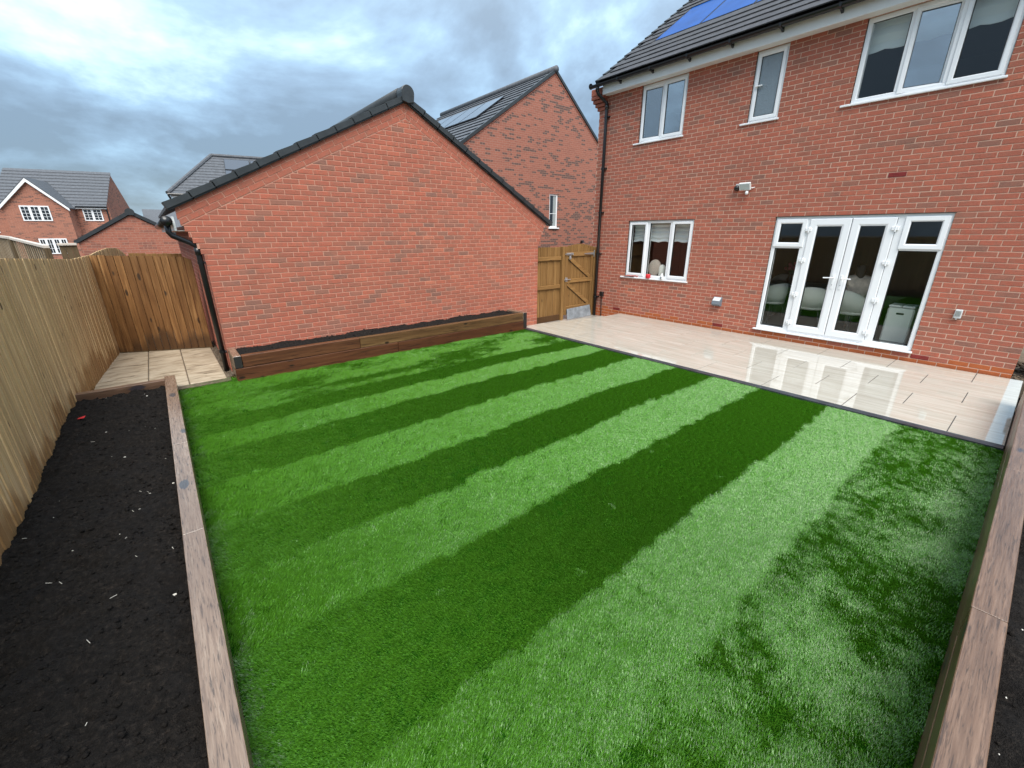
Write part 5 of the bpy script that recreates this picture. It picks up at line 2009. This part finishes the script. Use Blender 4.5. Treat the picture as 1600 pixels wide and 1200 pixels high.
for a0, a1, t0, t1 in ((2.95, 4.35, .62, .90), (4.40, 5.8, .62, .90), (2.95, 4.35, .32, .60), (4.40, 5.8, .32, .60)):
    m = MB()
    P = [(a0, t0), (a1, t0), (a1, t1), (a0, t1)]
    m.add([hroof(a, t_, .08) for a, t_ in P] + [hroof(a, t_, .12) for a, t_ in P], [(3, 2, 1, 0), (4, 5, 6, 7), (0, 1, 5, 4), (1, 2, 6, 5), (2, 3, 7, 6), (3, 0, 4, 7)])
    pn_ = obj('solar_panel', m, 'solarframe', hh)
    m = MB(); P = [(a0 + .03, t0 + .01), (a1 - .03, t0 + .01), (a1 - .03, t1 - .01), (a0 + .03, t1 - .01)]
    m.add([hroof(a, t_, .124) for a, t_ in P], [(0, 1, 2, 3)]); obj('cell_sheet', m, 'solar_pale', pn_)

# plain grey roof far beyond the small garage
fr = thing('far_roofed_house', (1.2, 58, -1.5), 'far house showing only a plain grey roof over the small garage', 'house')
m = MB(); m.box(-.2, 6, 56, 62, -1.5, 2.5); obj('wall', m, 'farred', fr)
m = MB(); m.add([(.05, 55.4, 2.4), (6, 55.4, 2.4), (6, 58.6, 4.30), (.05, 58.6, 4.30), (6, 62, 2.4), (.05, 62, 2.4)], [(0, 1, 2, 3), (3, 2, 4, 5), (0, 3, 5), (1, 4, 2)]); obj('roof', m, 'farroof', fr)

# ==================================================================== LAWN
def tuft(seed, n, mat, w=0.0042, L=0.036, spread=.016):
    rr = random.Random(seed)
    m = MB()
    for k in range(n):
        m.tone = rr.random()
        bx, by = rr.uniform(-spread, spread), rr.uniform(-spread, spread)
        yaw = rr.gauss(0, .32)
        lean = math.radians(rr.gauss(41, 10))
        l = L * rr.uniform(.75, 1.15)
        dx, dy = math.cos(yaw), math.sin(yaw)
        tw = rr.uniform(-.5, .5)
        pxx, pyy = -dy, dx
        p0 = Vector((bx, by, -.003))
        p1 = p0 + Vector((dx * math.sin(lean * .55), dy * math.sin(lean * .55), math.cos(lean * .55))) * l * .5
        p2 = p1 + Vector((dx * math.sin(lean * 1.25), dy * math.sin(lean * 1.25), math.cos(lean * 1.25))) * l * .5
        sv = Vector((pxx, pyy, tw * .5)) * (w * .5)
        m.add([tuple(p0 - sv), tuple(p0 + sv), tuple(p1 - sv * .9), tuple(p1 + sv * .9), tuple(p2 - sv * .25), tuple(p2 + sv * .25)], [(0, 1, 3, 2), (2, 3, 5, 4)])
    me = bpy.data.meshes.new('tuft')
    me.from_pydata(m.v, [], m.f)
    me.attributes.new('tone', 'FLOAT', 'FACE').data.foreach_set('value', np.array(m.t, np.float32))
    me.materials.append(MAT[mat])
    return bpy.data.objects.new('tuft', me)       # source of the grass instances, not linked to the scene


TUFTS = [tuft(1, 30, 'grass_a', .0019, .026, .034), tuft(2, 30, 'grass_a', .0019, .026, .034), tuft(3, 22, 'grass_a', .0030, .027, .036), tuft(4, 16, 'grass_d', .0022, .024, .022)]
LZ = -0.028
lawn_poly = [(-0.13, -0.165), (5.96, -0.165), (5.96, 6.932), (0.552, 6.932), (0.552, 7.20), (-0.13, 7.20)]


def lawn_points():
    out = []
    for (x0, x1, y0, y1) in ((-0.118, 5.952, -0.16, 6.925), (-0.118, 0.545, 6.93, 7.195)):
        cell = 0.5
        for cx in np.arange(x0, x1, cell):
            for cyy in np.arange(y0, y1, cell):
                bx, by = min(cx + cell, x1), min(cyy + cell, y1)
                mid = np.array([(cx + bx) / 2, (cyy + by) / 2, 0])
                u, v, zc = proj(mid)
                if not (zc > 0.3 and -.15 < u < 1.15 and -.1 < v < 0.95):
                    dens, sc = 250, 1.9
                else:
                    dens = 4300 if zc < 3.4 else (3300 if zc < 5 else 2400)
                    sc = 0.90 if zc < 3.4 else (0.84 if zc < 5 else 1.0)
                n = int(dens * (bx - cx) * (by - cyy))
                X = rng.uniform(cx, bx, n); Y = rng.uniform(cyy, by, n)
                out.append(np.stack([X, Y, np.full(n, sc)], -1))
    return np.concatenate(out)


pts = lawn_points()
X, Y, S = pts.T
seam = np.abs((Y - 6.45) - (X + 0.146) * 0.58) < 0.014
keep = ~(seam & (X < 0.56))
X, Y, S = X[keep], Y[keep], S[keep]
# direction of the nap: brushed stripes across the lawn, alternately away from and towards the fence
edges = [0.60, 1.20, 2.05, 2.69, 3.31, 3.99, 4.67, 5.16, 5.63]
wob = (fbm(X, Y, 0.7, 5, 2) - .5) * 0.12 + (fbm(X, Y, 7, 8, 2) - .5) * .10
yy = Y + wob - 0.05 * (X - 2.5) / 3.0 * 0.3
band = np.digitize(yy, edges)
away = (band % 2 == 1).astype(float)             # 0.6-1.2, 2.05-2.69 ... light
patch = fbm(X * .8 + Y * .5, Y * .9 - X * .4, 1.7, 21, 5, .6)
first = band == 0
sg_ = lambda v: 1 / (1 + np.exp(-np.clip(v, -30, 30)))
pr_ = np.array(away)
pr_[first] = sg_((patch[first] + 0.10 * sg_((0.12 - Y[first]) * 20) - 0.630 - 0.02 * np.clip(3.2 - X[first], 0, 2)) * 17) * 0.74 + 0.09 - 0.06 * np.clip(4.0 - X[first], 0, 1.2)
pr_ = np.clip(pr_, 0.0, 1.0)
one = band == 1
pr_[one] -= 0.30 * np.clip(2.6 - X[one], 0, 1.4) / 1.4
last = band == 9
pr_[last] = sg_((fbm(X, Y * 2.2, 1.6, 33, 4)[last] - 0.48) * 20)
flip = sg_((fbm(X * 1.3, Y * .8, 3.2, 44, 4, .6) - 0.655 + 0.02 * (X - 3)) * 40) * 0.0
pr_ = pr_ * (1 - flip) + (1 - pr_) * flip
away = (rng.random(len(X)) < pr_).astype(float)
soft = rng.random(len(X)) < 0.001
ang = np.where(away > .5, 0.0, math.pi) + rng.normal(0, 0.26, len(X))
ang[soft] = rng.uniform(0, 6.28, soft.sum())
dcam = np.stack([X, Y, 0 * X], -1) - CAM
var = np.where(dcam @ fwd < 3.4 + rng.uniform(-.5, .5, len(X)), rng.integers(0, 2, len(X)), 2)
dust = (X < -0.05 + 0.06 * rng.random(len(X))) & (rng.random(len(X)) < np.clip((fbm(X, Y, 3, 61, 3) - .40) * 1.6, 0.04, .3))
spk = rng.random(len(X)) < 0.0002
var[dust | spk] = 3
me = bpy.data.meshes.new('lawn')
nb_ = len(lawn_poly)
allv = [(x, y, LZ) for x, y in lawn_poly]
P3 = np.stack([X, Y, np.full(len(X), LZ) + (fbm(X, Y, .9, 71, 3) - .5) * .018], -1)
me.from_pydata(allv + P3.tolist(), [], [tuple(range(nb_))])
def addattr(nm, typ, arr):
    a = me.attributes.new(nm, typ, 'POINT')
    a.data.foreach_set('vector' if typ == 'FLOAT_VECTOR' else 'value', arr.astype(np.float32).ravel() if typ != 'INT' else arr.astype(np.int32))
z6 = np.zeros(nb_)
addattr('grassscale', 'FLOAT', np.concatenate([z6, S * rng.uniform(.85, 1.15, len(S))]))
rot = np.zeros((nb_ + len(X), 3)); rot[nb_:, 2] = ang; rot[nb_:, 0] = rng.normal(0, .05, len(X)); rot[nb_:, 1] = rng.normal(0, .05, len(X))
addattr('grassrot', 'FLOAT_VECTOR', rot)
addattr('grasskind', 'INT', np.concatenate([z6 - 1, var]))
me.materials.append(MAT['turf'])
lawn = bpy.data.objects.new('lawn', me)
COL.objects.link(lawn)
lawn['kind'] = 'stuff'
lawn['label'] = 'artificial lawn brushed in alternating light and dark green stripes'
ng_ = bpy.data.node_groups.new('grass', 'GeometryNodeTree')
ng_.interface.new_socket('Geometry', in_out='INPUT', socket_type='NodeSocketGeometry')
ng_.interface.new_socket('Geometry', in_out='OUTPUT', socket_type='NodeSocketGeometry')
gi = ng_.nodes.new('NodeGroupInput'); go = ng_.nodes.new('NodeGroupOutput')
jn = ng_.nodes.new('GeometryNodeJoinGeometry')
ng_.links.new(gi.outputs[0], jn.inputs[0])
def named(nm, typ):
    n = ng_.nodes.new('GeometryNodeInputNamedAttribute'); n.data_type = typ
    n.inputs['Name'].default_value = nm
    return n.outputs[0]
for k, tobj in enumerate(TUFTS):
    mp_ = ng_.nodes.new('GeometryNodeMeshToPoints')
    cmpn = ng_.nodes.new('FunctionNodeCompare'); cmpn.data_type = 'INT'; cmpn.operation = 'EQUAL'
    ng_.links.new(named('grasskind', 'INT'), cmpn.inputs[2]); cmpn.inputs[3].default_value = k
    ng_.links.new(gi.outputs[0], mp_.inputs['Mesh']); ng_.links.new(cmpn.outputs[0], mp_.inputs['Selection'])
    iop = ng_.nodes.new('GeometryNodeInstanceOnPoints')
    oi = ng_.nodes.new('GeometryNodeObjectInfo'); oi.inputs['Object'].default_value = tobj
    ng_.links.new(mp_.outputs[0], iop.inputs['Points'])
    ng_.links.new(oi.outputs['Geometry'], iop.inputs['Instance'])
    e2r = ng_.nodes.new('FunctionNodeEulerToRotation')
    ng_.links.new(named('grassrot', 'FLOAT_VECTOR'), e2r.inputs[0])
    ng_.links.new(e2r.outputs[0], iop.inputs['Rotation'])
    ng_.links.new(named('grassscale', 'FLOAT'), iop.inputs['Scale'])
    ng_.links.new(iop.outputs[0], jn.inputs[0])
ng_.links.new(jn.outputs[0], go.inputs[0])
md = lawn.modifiers.new('grass', 'NODES')
md.node_group = ng_
print('tufts', len(X), 'objects', len(bpy.data.objects))

scene.render.engine = 'CYCLES'
scene.cycles.use_denoising = True
scene.cycles.max_bounces = 6
scene.cycles.transparent_max_bounces = 12
